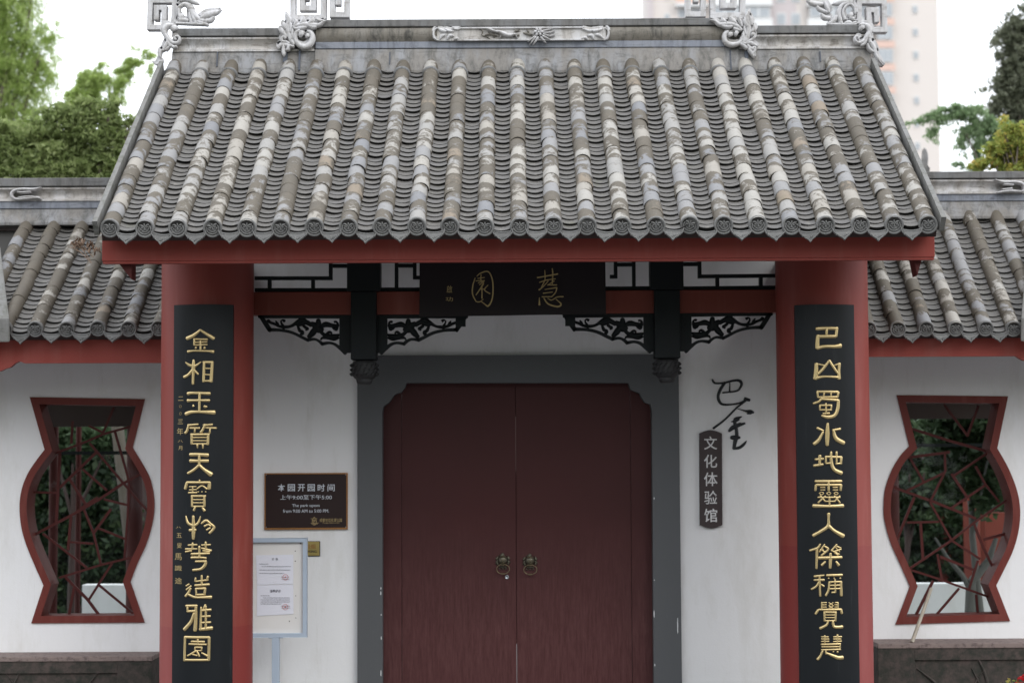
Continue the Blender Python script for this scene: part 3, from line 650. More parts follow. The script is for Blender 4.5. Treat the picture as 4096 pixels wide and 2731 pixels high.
for S_ in ([[(630,155,8),(670,180,14),(660,230,12),(720,250,14),(760,280,18)], [(740,190,10),(790,230,14),(820,260,14)], [(1080,180,26),(1120,175,26)], [(1140,150,8),(1130,180,12)], [(1220,115,8),(1235,150,14),(1250,190,30)], [(1190,200,20),(1240,215,40),(1300,230,34)], [(1060,240,20),(1130,230,30)], [(700,230,20),(760,220,24),(850,240,20)]],):
    for s in S_: twg = MB(); strokes(twg, Rr, [s], YR - .04, relief=.02); twg.build('branch_carving', M['ridge_dirty'], ridge)

# ------------------------------------------------------------------ fascia, columns, beams
YA = .10; ft = P(2061, 940, YA).z; fb = (P(408, 1046, YA).z + P(3739, 1027, YA).z)/2; fx0, fx1 = P(408, 1000, YA).x, P(3739, 1000, YA).x
b_ = MB(); b_.box(fx0, fx1, YA, YA + .045, fb, ft); b_.build('fascia_board', M['red'], gate, bevel=.004)
b_ = MB(); b_.box(fx0 + .004, fx1 - .004, YA + .006, YA + .05, fb - .016, fb - .001); b_.build('fascia_strip', M['red'], gate)
for s_, x in ((-1, fx0 + .10), (1, fx1 - .10)):
    b_ = MB(); z = fb - .01; b_.prism([[(x - .045*1, z + .05), (x + .075*(-s_), z + .05), (x + .075*(-s_), z - .10)] if s_ < 0 else [(x + .045, z + .05), (x - .0, z - .10), (x - .03, z + .05)]], .16, .30); b_.build('eave_bracket', M['bar'], gate)
YC = 1.1; COLX = (P(832, 1045, YC).x, P(3284, 1045, YC).x)
for x in COLX:
    c_ = MB(); c_.lathe((x, YC, -.12), [(.36, 0), (.36, .08), (.31, .10), (.31, 3.22)], 48); c_.build('column', mat_red('red_column_paint', (.225, .047, .037), band=(.55 if x < 0 else 1.06)), gate)
def gx(cx, Y): return crop(1350, 850, 1.6786)(cx, 0)[0]
YB = 1.30
bx = lambda px, py, Y=YB: P(px, py, Y)
XC = P(2061, 1150, YB).x
zbt, zbb = P(2061, 1163, YB).z, P(2061, 1255, YB).z
b_ = MB(); b_.box(COLX[0] + .22, COLX[1] - .22, YB, YB + .12, zbb, zbt); b_.build('cross_beam', M['red_dark'], gate, bevel=.006)
Q = mk(1000, 1020, 2.6133)
YL = YB + .03; lat = []
zup = fb + .35
LAT = [[(48,363),(1012,363)], [(48,240),(841,240),(841,20)], [(201,258),(201,346)], [(656,258),(656,346)], [(860,110),(1012,110)]]
LAT2 = [[(1360,357),(1775,357)], [(1530,20),(1530,340)], [(1549,108),(1702,108)], [(1720,20),(1720,233),(1780,233)]]
XQ = XC
for mir in (None, XQ):
    for set_ in (LAT, LAT2):
        par = None
        for i, pth in enumerate(set_):
            L_ = pts_xz(Q, pth, YL)
            if mir is not None: L_ = [(2*mir - a, c) for a, c in L_]
            mb = MB(); mb.bar(L_, 36/Q.s*mpp(YL), YL + .001*i, YL + .05 + .001*i)
            if par is None: par = mb.build('lattice_panel', M['black'], gate)
            else: mb.build('lattice_bar', M['black'], par)
# four little struts over the name board
for cxp in (735, 942, 1156, 1370):
    px = 1700 + cxp/2.94; a = P(px, 1040, YL); mb = MB(); mb.box(a.x - .011, a.x + .011, YL, YL + .04, a.z - .05, a.z + .3); mb.build('lattice_strut', M['black'], gate)
mb = MB(); a = P(1690, 1170, YL); mb.box(P(1660, 1100, YL).x, P(2470, 1100, YL).x, YL + .005, YL + .045, zbt + .0, zbt + .03); mb.build('lattice_rail', M['black'], gate)
# hanging posts with carved pendants
for mir in (False, True):
    f = (lambda a: 2*XQ - a) if mir else (lambda a: a)
    yp = YB - .05
    u0, u1 = sorted((f(XZ(*Q(1012, 200), yp)[0]), f(XZ(*Q(1360, 200), yp)[0]))); l0, l1 = sorted((f(XZ(*Q(1053, 700), yp)[0]), f(XZ(*Q(1322, 700), yp)[0])))
    zt = XZ(*Q(1180, 378), yp)[1]; zm = XZ(*Q(1180, 1093), yp)[1]; xm = (l0+l1)/2; hw = (l1-l0)/2
    po = MB(); po.box(u0, u1, yp, yp + .16, zt, zup + .1); po.box(l0, l1, yp - .01, yp + .155, zm, zt - .001); p_o = po.build('hanging_post', M['black'], gate, bevel=.008)
    z1 = XZ(*Q(1180, 1100), yp)[1]; z2 = XZ(*Q(1180, 1280), yp)[1]; z3 = XZ(*Q(1180, 1346), yp)[1]; h = z1 - z2
    pe = MB(); pe.lathe((xm, yp + .075, z2), [(hw*.62, -.012), (hw*.80, .0), (hw*.94, h*.14), (hw*1.0, h*.36), (hw*.98, h*.62), (hw*.98, h*.82), (hw*.88, h*.96), (hw*.66, h), (hw*.6, h + .03)], 32)
    pe.lathe((xm, yp + .075, z3), [(hw*.50, 0), (hw*.60, (z2-z3)*.25), (hw*.66, (z2-z3)*.8), (hw*.5, z2-z3+.004)], 24)
    for k in range(14):
        a = k/14*2*math.pi
        for q in range(3):
            zz = z2 + h*(.22 + .26*q); rr = hw*1.0; px_ = xm + rr*math.cos(a + q*.22); py_ = yp + .075 + rr*math.sin(a + q*.22)
            pe.tube([(px_, py_, zz - h*.09), (xm + (rr + .008)*math.cos(a + q*.22 + .1), yp + .075 + (rr + .008)*math.sin(a + q*.22 + .1), zz), (xm + rr*math.cos(a + q*.22 + .22), yp + .075 + rr*math.sin(a + q*.22 + .22), zz + h*.08)], [.005, .008, .004], 5)
    pe.build('carved_pendant', M['pendant'], p_o)
# pierced spandrels
FRM = [[(100,645,35),(560,646,35),(1060,648,35)], [(118,640,40),(165,715,46),(215,790,46)]]
ARC = [[(208,783,36),(330,788,30),(450,815,30),(560,868,32),(612,893,34)], [(612,888,34),(680,882,26),(730,905,30),(762,935,34)], [(762,930,34),(830,920,26),(890,935,30),(950,980,36),(1000,1030,34)]]
SCR = [[(190,690,34),(215,705,22),(262,722,22),(300,742,22),(360,752,26),(430,742,22),(500,700,34),(540,680,50)], [(270,690,10),(285,715,22),(300,735,14)], [(360,690,24),(345,680,16),(325,690,12),(330,715,16),(350,740,16)], [(345,760,14),(352,775,18)],
 [(470,720,24),(520,720,40),(580,700,40),(640,730,34)], [(500,740,18),(520,790,26),(548,800,22),(545,820,28),(528,826,16)], [(560,740,24),(585,760,24),(600,770,26),(585,785,14)], [(540,672,44),(570,680,30),(600,700,26)],
 [(645,712,30),(690,745,60),(730,775,70)], [(715,680,34),(715,730,50),(700,770,50)], [(650,715,24),(700,740,40)], [(760,780,30),(720,770,40)], [(690,760,40),(665,800,50),(640,830,44),(612,855,30)],
 [(740,750,26),(790,725,44),(850,735,34),(900,740,28),(925,740,16)], [(885,700,20),(900,695,14),(915,715,20),(915,750,18),(900,775,28),(880,770,18)], [(860,745,22),(880,775,18)],
 [(730,790,26),(770,830,30),(830,855,44),(890,850,40),(935,830,14)], [(800,830,24),(830,805,22),(850,812,16),(850,830,14)], [(740,885,12),(760,865,20),(820,868,24),(880,880,24),(930,865,14)]]
PLT = [(935,630),(1062,630),(1062,1022),(1004,1022),(960,985),(935,965)]
for mir in (None, XQ):
    for xf in (None, lambda x: 2370 - x):
        mb = MB(); strokes(mb, Q, FRM, YL + .03, relief=.045, square=True, mirror=mir, xf=xf); 
        sub = MB(); strokes(sub, Q, ARC, YL + .03, relief=.045, mirror=mir, xf=xf, square=True)
        L_ = [XZ(*Q((xf(a) if xf else a), c), YL) for a, c in PLT]
        if mir is not None: L_ = [(2*mir - a, c) for a, c in L_]
        mb.prism([L_], YL - .014, YL + .03); sp_o = mb.build('spandrel', M['black'], gate)
        sub.build('arched_rail', M['black'], sp_o)
        sc = MB(); strokes(sc, Q, SCR, YL + .028, relief=.026, mirror=mir, xf=xf, wk=1.35); sc.build('scroll_fretwork', M['black'], sp_o)
    mb = MB(); e = [XZ(*Q(a, c), YL) for a, c in ((2150,632),(2285,632),(2270,648),(2254,680),(2254,746),(2150,746))]
    if mir is not None: e = [(2*mir - a, c) for a, c in e]
    mb.prism([e], YL - .03, YL + .03); mb.build('spandrel_block', M['black'], gate)

# ------------------------------------------------------------------ door wall
YW = 2.25
c5 = mk(1350, 850, 1.6786); c8 = mk(1350, 1784, 1.6557)
fo = [XZ(*c5(137, 960), YW), XZ(*c5(2285, 955), YW)]
FX0, FX1, FZ = fo[0][0], fo[1][0], (fo[0][1] + fo[1][1])/2
ix0 = XZ(*c5(303, 1400), YW)[0]; ix1 = XZ(*c5(2106, 1400), YW)[0]
wl = MB(); t0 = slope_pt(LEN*.8, -.07)[1]
wl.box(-2.45, FX0 + .06, YW, YW + .24, -.2, FZ); wl.box(FX1 - .06, 2.45, YW, YW + .24, -.2, FZ); wl.box(-2.45, 2.45, YW, YW + .24, FZ, t0 + .1)
wl_o = wl.build('door_wall', M['wall'], gate)
op = [(305,1330),(312,1302),(345,1278),(372,1240),(382,1226),(430,1205),(452,1180),(466,1146)]
opr = [(1950,1146),(1966,1190),(2026,1215),(2036,1240),(2062,1275),(2098,1288),(2107,1330)]
Lo = [(FX0, -.12), (FX0, FZ), (FX1, FZ), (FX1, -.12), (ix1, -.12)] + [XZ(*c5(a, c), YW) for a, c in reversed(opr)] + [XZ(*c5(a, c), YW) for a, c in reversed(op)] + [(ix0, -.12)]
fr = MB(); fr.prism([Lo], YW - .05, YW + .14); df_o = fr.build('door_frame', M['slate'], gate, bevel=.004)
r3 = random.Random(4)
for cx, cy, hh in ((288,940,9),(287,972,14),(290,1115,5),(290,1268,14),(288,1502,22),(2097,1110,24),(2253,1190,62),(2101,1447,10),(2097,345,8),(2098,885,4)):
    a = XZ(*c8(cx, cy), YW - .05); k = mpp(YW)/c8.s; mb = MB(); n = 7
    L_ = [(a[0] + math.cos(i/n*6.28)*k*(2.6 + r3.random()*1.2), a[1] + math.sin(i/n*6.28)*k*hh*(.8 + .4*r3.random())) for i in range(n)]
    mb.prism([L_], YW - .0515, YW - .049); mb.build('paint_chip', M['chip'], df_o)
# two leaves, each of a wide and a narrow board
YD = YW + .06; sx = XZ(*c8(1184, 700), YD)[0]; seamL = XZ(*c8(426, 700), YD)[0]; seamR = XZ(*c8(1946, 700), YD)[0]; ztop = FZ + .0
leaves = []
for s_, xa, xb, xs_ in ((-1, ix0 - .04, sx - .0018, seamL), (1, sx + .0018, ix1 + .04, seamR)):
    d_ = MB(); d_.box(min(xa, xs_) if s_ < 0 else xa, xs_ - .0012 if s_ < 0 else xs_ - .0012, YD, YD + .045, -.11, ztop - .07)
    lf = d_.build('door_leaf', M['door'], gate, bevel=.002)
    d_ = MB(); d_.box(xs_ + .0012, xb, YD, YD + .045, -.11, ztop - .07); d_.build('door_board', M['door'], lf, bevel=.002); leaves.append(lf)
kc = mk(1920, 2170, 7.84)
for za, zb in ((ztop + .0, P(2065, 1665, YD).z), (P(2065, 1885, YD).z, P(2065, 2575, YD).z)):
    mb = MB(); mb.box(sx - .03, sx + .03, YD + .047, YD + .06, zb, za); mb.build('door_stop', M['door'], leaves[0])
def knocker(leaf, dx, dy):
    xf = lambda x: x + dx
    cr = mk(1920 + dx/7.84, 2170 + dy/7.84, 7.84); Yk = YD; mb = MB(); a = XZ(*cr(715, 560), Yk); k = mpp(Yk)/7.84
    mb.lathe((a[0], Yk, a[1] + 20*k), [(150*k, 0), (145*k, 60*k), (110*k, 110*k), (60*k, 135*k), (.001, 140*k)], 24, 'Y')
    strokes(mb, cr, [[(700,400,120),(715,345,60)], [(600,405,16),(590,390,8)], [(560,440,40),(540,480,60),(520,500,60)], [(545,560,50),(530,600,50),(550,660,50),(580,700,30)], [(835,400,16),(840,385,8)], [(880,430,40),(890,480,60),(910,500,60)], [(885,560,50),(900,610,50),(880,660,50)], [(480,660,12),(500,620,14)], [(950,610,14),(930,580,16)], [(600,800,30),(640,830,20)], [(720,800,40),(722,830,24)], [(830,790,30),(800,830,20)], [(620,750,40),(820,750,40)]], Yk, relief=.016, wk=1.5)
    kn = mb.build('lion_knocker', M['bronze'], leaf); mb = MB()
    fy = lambda X: Yk - k*(150 - 42*min(1.6, ((X - a[0])/(110*k))**2)) + .006
    strokes(mb, cr, [[(660,500,14),(690,515,16)], [(750,515,16),(820,510,14)], [(610,575,14),(655,582,16)], [(760,595,16),(845,570,12)], [(695,600,14),(740,600,14)], [(680,635,16),(715,645,14),(755,630,16)], [(640,440,20),(715,420,24),(790,440,20)], [(718,520,30),(718,570,36)], [(640,545,24),(650,548,24)], [(785,545,24),(795,548,24)], [(640,660,30),(715,690,40),(790,660,30)]], Yk, ysurf=fy, relief=.014)
    mb.build('lion_face', M['ringmetal'], leaf)
    rg = MB(); pts = []
    for i in range(33):
        t = -math.pi/2 + .36 + (2*math.pi - .72)*i/32 + math.pi; 
        p = XZ(*cr(725 + 205*math.cos(t - math.pi/2 + math.pi/2), 815 - 150*math.sin(t)), Yk); pts.append((p[0], Yk - .032 + .012*math.sin(max(0, -0)), p[1]))
    rg.tube(pts, .0032, 8)
    for q in (690, 725, 760): rg.lathe((XZ(*cr(q, 962), Yk)[0], Yk - .032, XZ(*cr(q, 962), Yk)[1]), [(.004, -.005), (.006, 0), (.004, .005)], 10, 'Y')
    rg.build('pull_ring', M['ringmetal'], leaf)
knocker(leaves[0], 0, 0); knocker(leaves[1], 853, 18)
a = XZ(*kc(845, 1070), YD); lk = MB(); lk.lathe((a[0], YD, a[1]), [(.0145, 0), (.0145, .008), (.0125, .011), (.010, .009), (.003, .009), (.002, .006)], 24, 'Y'); lk.build('door_lock', M['steel'], leaves[0])
# ================================================================== COUPLET BOARDS
A_ = mk(640, 1200, 2.0103); B_ = mk(640, 1960, 2.0333); C_ = mk(3180, 1200, 2.0103); D_ = mk(3180, 1960, 2.0333)
def parse(s): return [[tuple(float(v) for v in q.split(',')) for q in st.split()] for st in s.strip().split(';') if st.strip()]
LEFT = [
 (A_, "325,240,16 300,262,20 262,288,26 215,308,28;325,240,16 352,258,20 395,285,24 430,308,28;272,313,14 380,316,16;276,312,14 274,362,14;285,340,12 378,336,12;275,362,12 378,358,14;326,330,12 326,402,16;288,383,20 290,385,18;358,384,22 362,386,18;222,414,20 265,408,14 330,408,16 390,410,16 428,414,26"),
 (A_, "203,500,10 235,522,22 265,530,20;330,497,8 300,520,16 272,535,20;270,482,16 268,540,28 266,600,20 264,674,18;190,618,22 225,600,20 262,560,20;272,560,18 300,588,16 306,596,14;348,498,18 422,500,24;355,500,18 350,655,20;420,500,20 410,655,24;350,548,12 415,550,12;350,598,12 415,600,12;350,648,16 412,650,16"),
 (A_, "222,752,26 260,746,20 400,750,24;222,808,26 260,806,18 396,806,22;318,750,18 316,900,18;205,915,28 250,900,24 320,898,20 435,902,34;266,842,10 268,852,20;360,846,10 362,855,24 378,856,12"),
 (A_, "222,1005,14 305,998,16;228,1000,14 215,1050,20 200,1068,20;240,1028,14 318,1028,16;282,1030,12 278,1060,14;350,1005,16 420,1000,16;362,1000,16 345,1040,18 328,1062,18;370,1026,12 450,1028,16;402,1030,12 400,1068,14;248,1080,18 395,1078,18;255,1080,18 253,1155,18;388,1078,18 384,1160,20;262,1105,10 385,1103,10;262,1130,10 385,1130,10;252,1155,12 388,1155,14;300,1160,16 302,1188,10;345,1160,16 345,1190,12"),
 (A_, "242,1242,26 300,1240,24 385,1245,28;242,1292,26 300,1292,22 385,1292,26;315,1245,18 316,1330,20;316,1325,20 270,1365,20 222,1392,18;316,1325,20 360,1365,24 410,1400,36"),
 (A_, "318,1445,12 320,1463,14;215,1465,18 400,1465,20;215,1465,20 200,1515,22;398,1465,22 395,1515,26;235,1500,10 290,1498,10;235,1525,10 292,1522,10;262,1500,10 262,1550,10;228,1548,14 295,1546,14;300,1515,12 338,1492,12 378,1518,14;308,1540,12;338,1540,12;368,1540,12;252,1574,16 366,1574,16;256,1574,16 257,1658,16;357,1574,18 357,1658,18;262,1603,10 356,1602,10;262,1628,10 356,1628,10;257,1657,12 360,1657,14;282,1664,14 272,1690,18;342,1668,14 358,1691,24"),
 (B_, "208,210,10 225,265,20 262,285,22;330,212,8 310,265,18 275,290,20;270,210,18 272,330,28 270,395,20;240,325,22 290,322,20;338,270,14 375,245,20 410,270,16 438,298,20 425,325,20 402,348,18;362,292,16 392,278,14 412,290,12;380,322,16 408,305,14"),
 (B_, "228,446,12 300,442,14;265,428,14 262,472,14;340,445,12 408,442,14;372,420,16 372,470,16;205,478,14 300,476,12;340,470,14 415,490,18;205,500,14 255,492,14;350,490,12 405,498,14;320,455,16 320,545,16;255,518,18 400,512,18;255,548,20 320,545,16 375,550,16;290,578,16 375,576,18;372,576,18 365,610,24 330,640,20 268,648,18"),
 (B_, "340,692,14 340,770,18;290,712,14 286,740,14;290,740,12 390,728,14;390,700,18 382,730,14;285,772,16 398,765,20;290,800,16 370,796,18;292,800,16 295,845,14;368,796,18 362,845,18;292,848,14 365,846,16;210,778,12 235,762,12;212,808,14 252,778,14;248,798,16 230,832,20 205,862,18;225,845,18 280,868,18 340,870,18 415,868,26"),
 (B_, "210,940,18 300,938,20;222,945,16 222,985,16;220,985,18 290,980,18;292,940,20 290,1060,26 285,1138,28;275,1000,16 250,1070,24 195,1132,26;335,950,14 330,1130,20;352,965,12 370,930,14;372,940,14 372,1125,18;340,975,16 412,970,20;340,1025,14 408,1022,16;340,1075,14 410,1072,16;325,1130,22 420,1120,30"),
 (B_, "200,1195,20 400,1195,20;200,1195,18 196,1385,20;400,1195,20 395,1380,22;196,1380,18 398,1378,18;255,1228,14 360,1230,16;308,1210,14 308,1245,14;235,1250,14 375,1252,14;285,1275,12 340,1275,12;285,1275,12 283,1300,12;340,1275,12 338,1300,12;283,1302,10 340,1302,10;290,1305,14 260,1325,14 222,1345,12;300,1305,14 320,1348,16;340,1320,12 385,1345,16;260,1332,10 300,1342,12")]
RIGHT = [
 (C_, "175,230,28 250,226,24 340,228,26;338,228,22 330,292,22;255,235,18 252,285,18;185,292,26 325,290,26;185,285,26 180,340,28 180,385,30;180,385,28 240,372,24 320,372,26 368,366,36"),
 (C_, "172,512,26 170,580,30 165,630,34;275,485,16 235,540,22 185,595,18;275,485,18 310,540,20 355,600,18;185,515,14 235,525,12;315,525,12 360,510,16;358,510,24 355,570,20 355,630,28;170,625,26 240,615,16 355,620,20"),
 (C_, "180,735,18 345,738,20;180,735,16 185,780,14;350,740,20 345,775,16;235,740,12 230,775,12;290,740,12 290,775,12;185,780,16 345,778,16;215,790,16 190,815,18 150,830,18;215,795,18 350,805,20;350,805,22 345,870,26 320,925,26 265,940,26 215,928,16;198,845,14 295,845,14;200,845,14 200,882,12;293,845,14 290,882,12;200,882,12 292,882,14;248,830,12 250,905,14;225,912,14 275,908,16"),
 (C_, "262,992,18 260,1080,32 258,1165,24;180,1028,20 228,1050,14;225,1060,16 190,1125,26 155,1155,26;365,1035,18 305,1045,18;310,1048,18 330,1110,30 395,1148,30"),
 (C_, "165,1280,18 225,1275,18;200,1250,22 198,1325,18;155,1330,20 222,1320,20;248,1255,16 248,1310,14;248,1258,16 375,1262,18;375,1262,20 370,1315,18;250,1312,14 290,1308,14;290,1220,16 292,1300,24 315,1360,26 375,1390,30;335,1220,16 335,1310,14;330,1315,14 375,1312,16"),
 (C_, "165,1455,20 375,1455,20;170,1485,18 372,1485,18;170,1485,18 165,1530,16;372,1485,20 368,1528,18;270,1455,16 270,1530,18;205,1505,8 240,1505,8;205,1525,8 240,1525,8;305,1505,8 345,1505,8;305,1525,8 345,1525,8;195,1552,7 212,1542,7 230,1552,7 212,1564,7 195,1552,7;253,1552,7 270,1542,7 287,1552,7 270,1564,7 253,1552,7;313,1552,7 330,1542,7 347,1552,7 330,1564,7 313,1552,7;185,1584,12 363,1584,13;203,1572,12 242,1616,12;244,1574,12 188,1626,13;316,1574,12 363,1628,14;362,1574,12 318,1616,12;277,1580,14 277,1650,14;240,1616,10 325,1616,10;150,1653,28 270,1656,22 388,1653,28"),
 (D_, "273,190,24 272,240,18 268,290,26 215,330,24 150,368,24;270,285,26 320,330,24 395,372,32"),
 (D_, "205,438,14 185,468,18 125,490,18;180,470,20 178,560,18 176,635,16;240,440,12 200,500,12;240,455,12 270,480,16 215,528,14;205,480,10 245,500,10;222,470,8 240,515,8;340,440,12 295,490,14;340,455,12 375,470,12;375,480,14 320,500,14 350,525,14;300,490,12 360,520,12;330,465,8 365,500,8;195,550,24 380,545,22;288,515,20 288,570,24 285,630,20;245,580,14 218,608,20;335,580,16 355,608,24"),
 (D_, "235,690,12 160,700,18;200,695,14 205,860,16;158,730,14 235,728,18;195,745,14 175,780,16 138,805,16;215,765,12 235,780,14;258,690,18 385,688,18;273,714,12;319,714,12;369,714,14;275,745,12 378,742,14;278,745,14 272,810,16 250,855,16;375,742,18 378,855,22;325,725,12 328,830,14;280,772,10 375,770,12;275,800,12 375,798,12;300,830,14 330,828,12"),
 (D_, "215,912,10 255,912,10;215,930,8 255,930,8;215,948,8 255,948,8;218,910,10 218,965,12;325,912,10 350,912,10;350,912,12 350,960,12;322,930,8 350,930,8;322,948,8 350,948,8;275,912,8 310,935,8;310,912,8 275,935,8;275,938,8 310,960,8;310,938,8 275,960,8;195,970,16 375,968,18;190,972,18 170,1005,18;375,968,18 382,1000,20;235,990,14 335,990,14;238,990,16 240,1060,14;332,990,16 328,1060,16;245,1012,8 330,1012,8;245,1034,8 330,1034,8;238,1060,12 330,1058,12;268,1065,14 255,1095,18 205,1122,20;308,1065,16 315,1105,22 350,1112,22 385,1110,26"),
 (D_, "215,1190,10 270,1190,10;215,1208,10 275,1208,10;215,1228,10 275,1226,10;242,1180,12 242,1240,12;312,1190,10 380,1190,12;312,1208,10 375,1208,10;312,1228,10 380,1226,10;345,1175,16 345,1240,12;215,1252,14 370,1248,16;218,1272,10 368,1270,10;215,1296,12 370,1292,14;368,1250,12 366,1295,12;225,1305,14 205,1350,18 185,1375,20;250,1320,14 300,1340,22 350,1360,28 388,1360,30;250,1300,12 252,1330,12;312,1310,12;345,1310,14 347,1316,14")]
def couplet(name, label, cx_px, chars, small):
    root = thing(name, label, 'couplet board', 'vertical couplet boards on the columns')
    Yc = .735; X0 = P(cx_px, 1230, Yc).x; hw = 239/2*mpp(Yc); Rb = .36
    ys = lambda X: Yc + Rb - math.sqrt(max(1e-6, Rb*Rb - (X - X0)**2))
    zt = P(cx_px, 1217, Yc).z; zb = .105; mb = MB(); n = 16; V = []
    for dy, e in ((0, 1), (.028, 1)):
        for z in (zb, zt):
            for i in range(n+1): X = X0 - hw + 2*hw*i/n; V.append((X, ys(X) + dy, z))
    m = n+1; F = [(i, i+1, m+i+1, m+i) for i in range(n)] + [(2*m+i+1, 2*m+i, 3*m+i, 3*m+i+1) for i in range(n)]
    F2 = [(m+i, m+i+1, 3*m+i+1, 3*m+i) for i in range(n)] + [(i+1, i, 2*m+i, 2*m+i+1) for i in range(n)] + [(0, m, 3*m, 2*m), (n, 2*m+n, 3*m+n, m+n)]
    mb.add(V, F, True); mb.add(V, F2); bo = mb.build('board', M['board'], root)
    for cr, s in chars:
        mb = MB(); strokes(mb, cr, parse(s), Yc, ysurf=ys, relief=.0085, wk=1.16); mb.build('character', M['gold'], root)
    for s, cr, x0, x1, y0, y1 in small:
        mb = MB(); a = XZ(*cr(x0, y0), Yc); c = XZ(*cr(x1, y1), Yc); text(mb, s, a[0], c[0], a[1], c[1], ys, depth=.0012, bold=-.008 if False else 0); mb.build('small_character', M['gold_dim'], root)
    return root
couplet('couplet_board', 'black vertical board on the left column, gilt characters ending with a framed square one', 809, LEFT,
  [('二', A_, 138, 184, 774, 806), ('〇', A_, 147, 167, 842, 864), ('〇', A_, 148, 168, 900, 922), ('三', A_, 135, 180, 958, 994), ('年', A_, 128, 182, 1028, 1082), ('八', A_, 135, 180, 1124, 1142), ('月', A_, 140, 174, 1172, 1204),
   ('八', B_, 120, 168, 296, 310), ('五', B_, 126, 172, 350, 386), ('叟', B_, 130, 172, 428, 470), ('馬', B_, 110, 172, 514, 568), ('識', B_, 110, 172, 612, 656), ('途', B_, 112, 172, 712, 762)])
couplet('couplet_board', 'black vertical board on the right column, gilt characters only, no small inscription', 3303, RIGHT, [])

# ================================================================== NAME BOARD
pl = thing('name_board', 'dark maroon wooden name board with two gilt cursive characters under the eave', 'name board')
E_ = mk(1700, 1030, 2.94); YP = YB - .14
q = [XZ(1679, 1049, YP), XZ(2419, 1040, YP), XZ(2422, 1253, YP), XZ(1679, 1263, YP)]
mb = MB(); mb.prism([[q[0], q[1], q[2], q[3]]], YP, YP + .05); mb.build('board', M['plaque'], pl, bevel=.004)
yy = lambda X: YP
YUAN = "590,240,10 562,330,14 560,430,14 600,515,12;600,518,10 645,520,12 685,490,8;610,220,10 650,185,12 735,162,14 780,220,14 800,330,16 790,480,16 745,568,18 700,545,12 660,515,8;620,245,10 700,235,10;660,200,10 655,270,12;600,275,10 670,268,12;625,300,10 700,270,12 640,322,10;690,295,10 640,380,12 600,440,10;690,310,10 655,372,12 700,368,10;740,325,10 700,380,12 765,425,12;670,350,12 670,480,14"
HUI = "1320,235,16 1400,222,14 1560,192,16;1408,150,8 1410,260,12 1370,345,12;1497,130,14 1502,200,14 1497,310,12;1345,292,12 1440,262,12 1535,250,10;1340,380,16 1400,330,12 1450,275,10;1450,322,12 1550,322,14;1440,325,10 1520,275,10;1410,375,10 1480,362,12 1550,353,14;1550,355,14 1535,410,12 1490,460,12;1390,420,14 1500,405,10;1375,462,12 1490,460,12;1345,470,8 1345,555,22;1400,480,14 1450,545,16 1560,575,20 1600,545,16 1540,490,10;1445,480,10 1490,500,12 1550,465,12 1625,458,16"
for s in (HUI, YUAN):
    mb = MB(); strokes(mb, E_, parse(s), YP, ysurf=yy, relief=.006, wk=1.12); mb.build('character', M['gold_dim'], pl)
for s, x0, x1, y0, y1 in (('啟', 256, 320, 330, 415), ('功', 243, 328, 465, 515)):
    mb = MB(); a = XZ(*E_(x0, y0), YP); c = XZ(*E_(x1, y1), YP); text(mb, s, a[0], c[0], a[1], c[1], yy, depth=.0015); mb.build('small_character', M['gold_dim'], pl)

# ================================================================== SIGNS ON THE DOOR WALL
sg = thing('opening_hours_sign', 'dark brown opening hours sign with a copper border on the white wall', 'sign')
G_ = mk(1040, 1870, 6.0316); Ys = YW - .02
def rect(cr, x0, y0, x1, y1, Y): a = XZ(*cr(x0, y0), Y); c = XZ(*cr(x1, y1), Y); return a[0], c[0], a[1], c[1]
x0, x1, zt, zb = rect(G_, 105, 130, 2117, 1487, Ys); ix0_, ix1_, izt, izb = rect(G_, 140, 160, 2083, 1438, Ys)
mb = MB(); mb.box(x0, x1, Ys, YW - .001, zb, zt); mb.build('sign_border', M['copper'], sg, bevel=.002)
mb = MB(); mb.box(ix0_, ix1_, Ys - .003, Ys + .002, izb, izt); mb.build('sign_panel', M['brown'], sg)
fs = lambda X: Ys - .003
mb = MB()
for ch, cx in (('本', 517), ('园', 757), ('开', 998), ('园', 1236), ('时', 1478), ('间', 1715)):
    a = rect(G_, cx - 86, 395, cx + 86, 566, Ys - .003); text(mb, ch, *a, fs, bold=.010)
mb.build('lettering', M['print'], sg)
for s, r_, bd in (('上午9:00至下午5:00', (490, 655, 1735, 765), .002), ('The park opens', (775, 873, 1440, 962), .0), ('from 9:00 AM to 5:00 PM.', (557, 1005, 1665, 1077), .0)):
    mb = MB(); text(mb, s, *rect(G_, *r_, Ys - .003), fs, bold=bd); mb.build('lettering', M['print'], sg)
for s, r_ in (('成都市百花潭公园', (1440, 1222, 1976, 1302)), ('Chengdu Baihuatan Park', (1510, 1312, 1920, 1348))):
    mb = MB(); text(mb, s, *rect(G_, *r_, Ys - .003), fs); mb.build('lettering', M['gold_dim'], sg)
mb = MB(); strokes(mb, G_, parse("1225,1222,6 1260,1228,10 1310,1222,10 1350,1228,10 1385,1224,6;1280,1215,8 1310,1192,14 1335,1215,8;1265,1245,14 1262,1315,14;1268,1250,12 1310,1262,10 1350,1250,12;1298,1262,12 1296,1318,12;1318,1262,12 1320,1300,12;1350,1255,14 1358,1315,14;1225,1330,8 1290,1335,14 1415,1328,8;1240,1350,8 1310,1362,12 1390,1348,8;1280,1372,8 1310,1380,8 1340,1372,8"), Ys - .003, ysurf=fs, relief=.001)
mb.build('park_emblem', M['gold_dim'], sg)
for cx, cy in ((150, 170), (2072, 168), (150, 1430), (2072, 1428)):
    a = XZ(*G_(cx, cy), Ys); mb = MB(); mb.lathe((a[0], Ys - .003, a[1]), [(.0035, 0), (.003, .002), (.001, .003)], 10, 'Y'); mb.build('screw', M['steel'], sg)

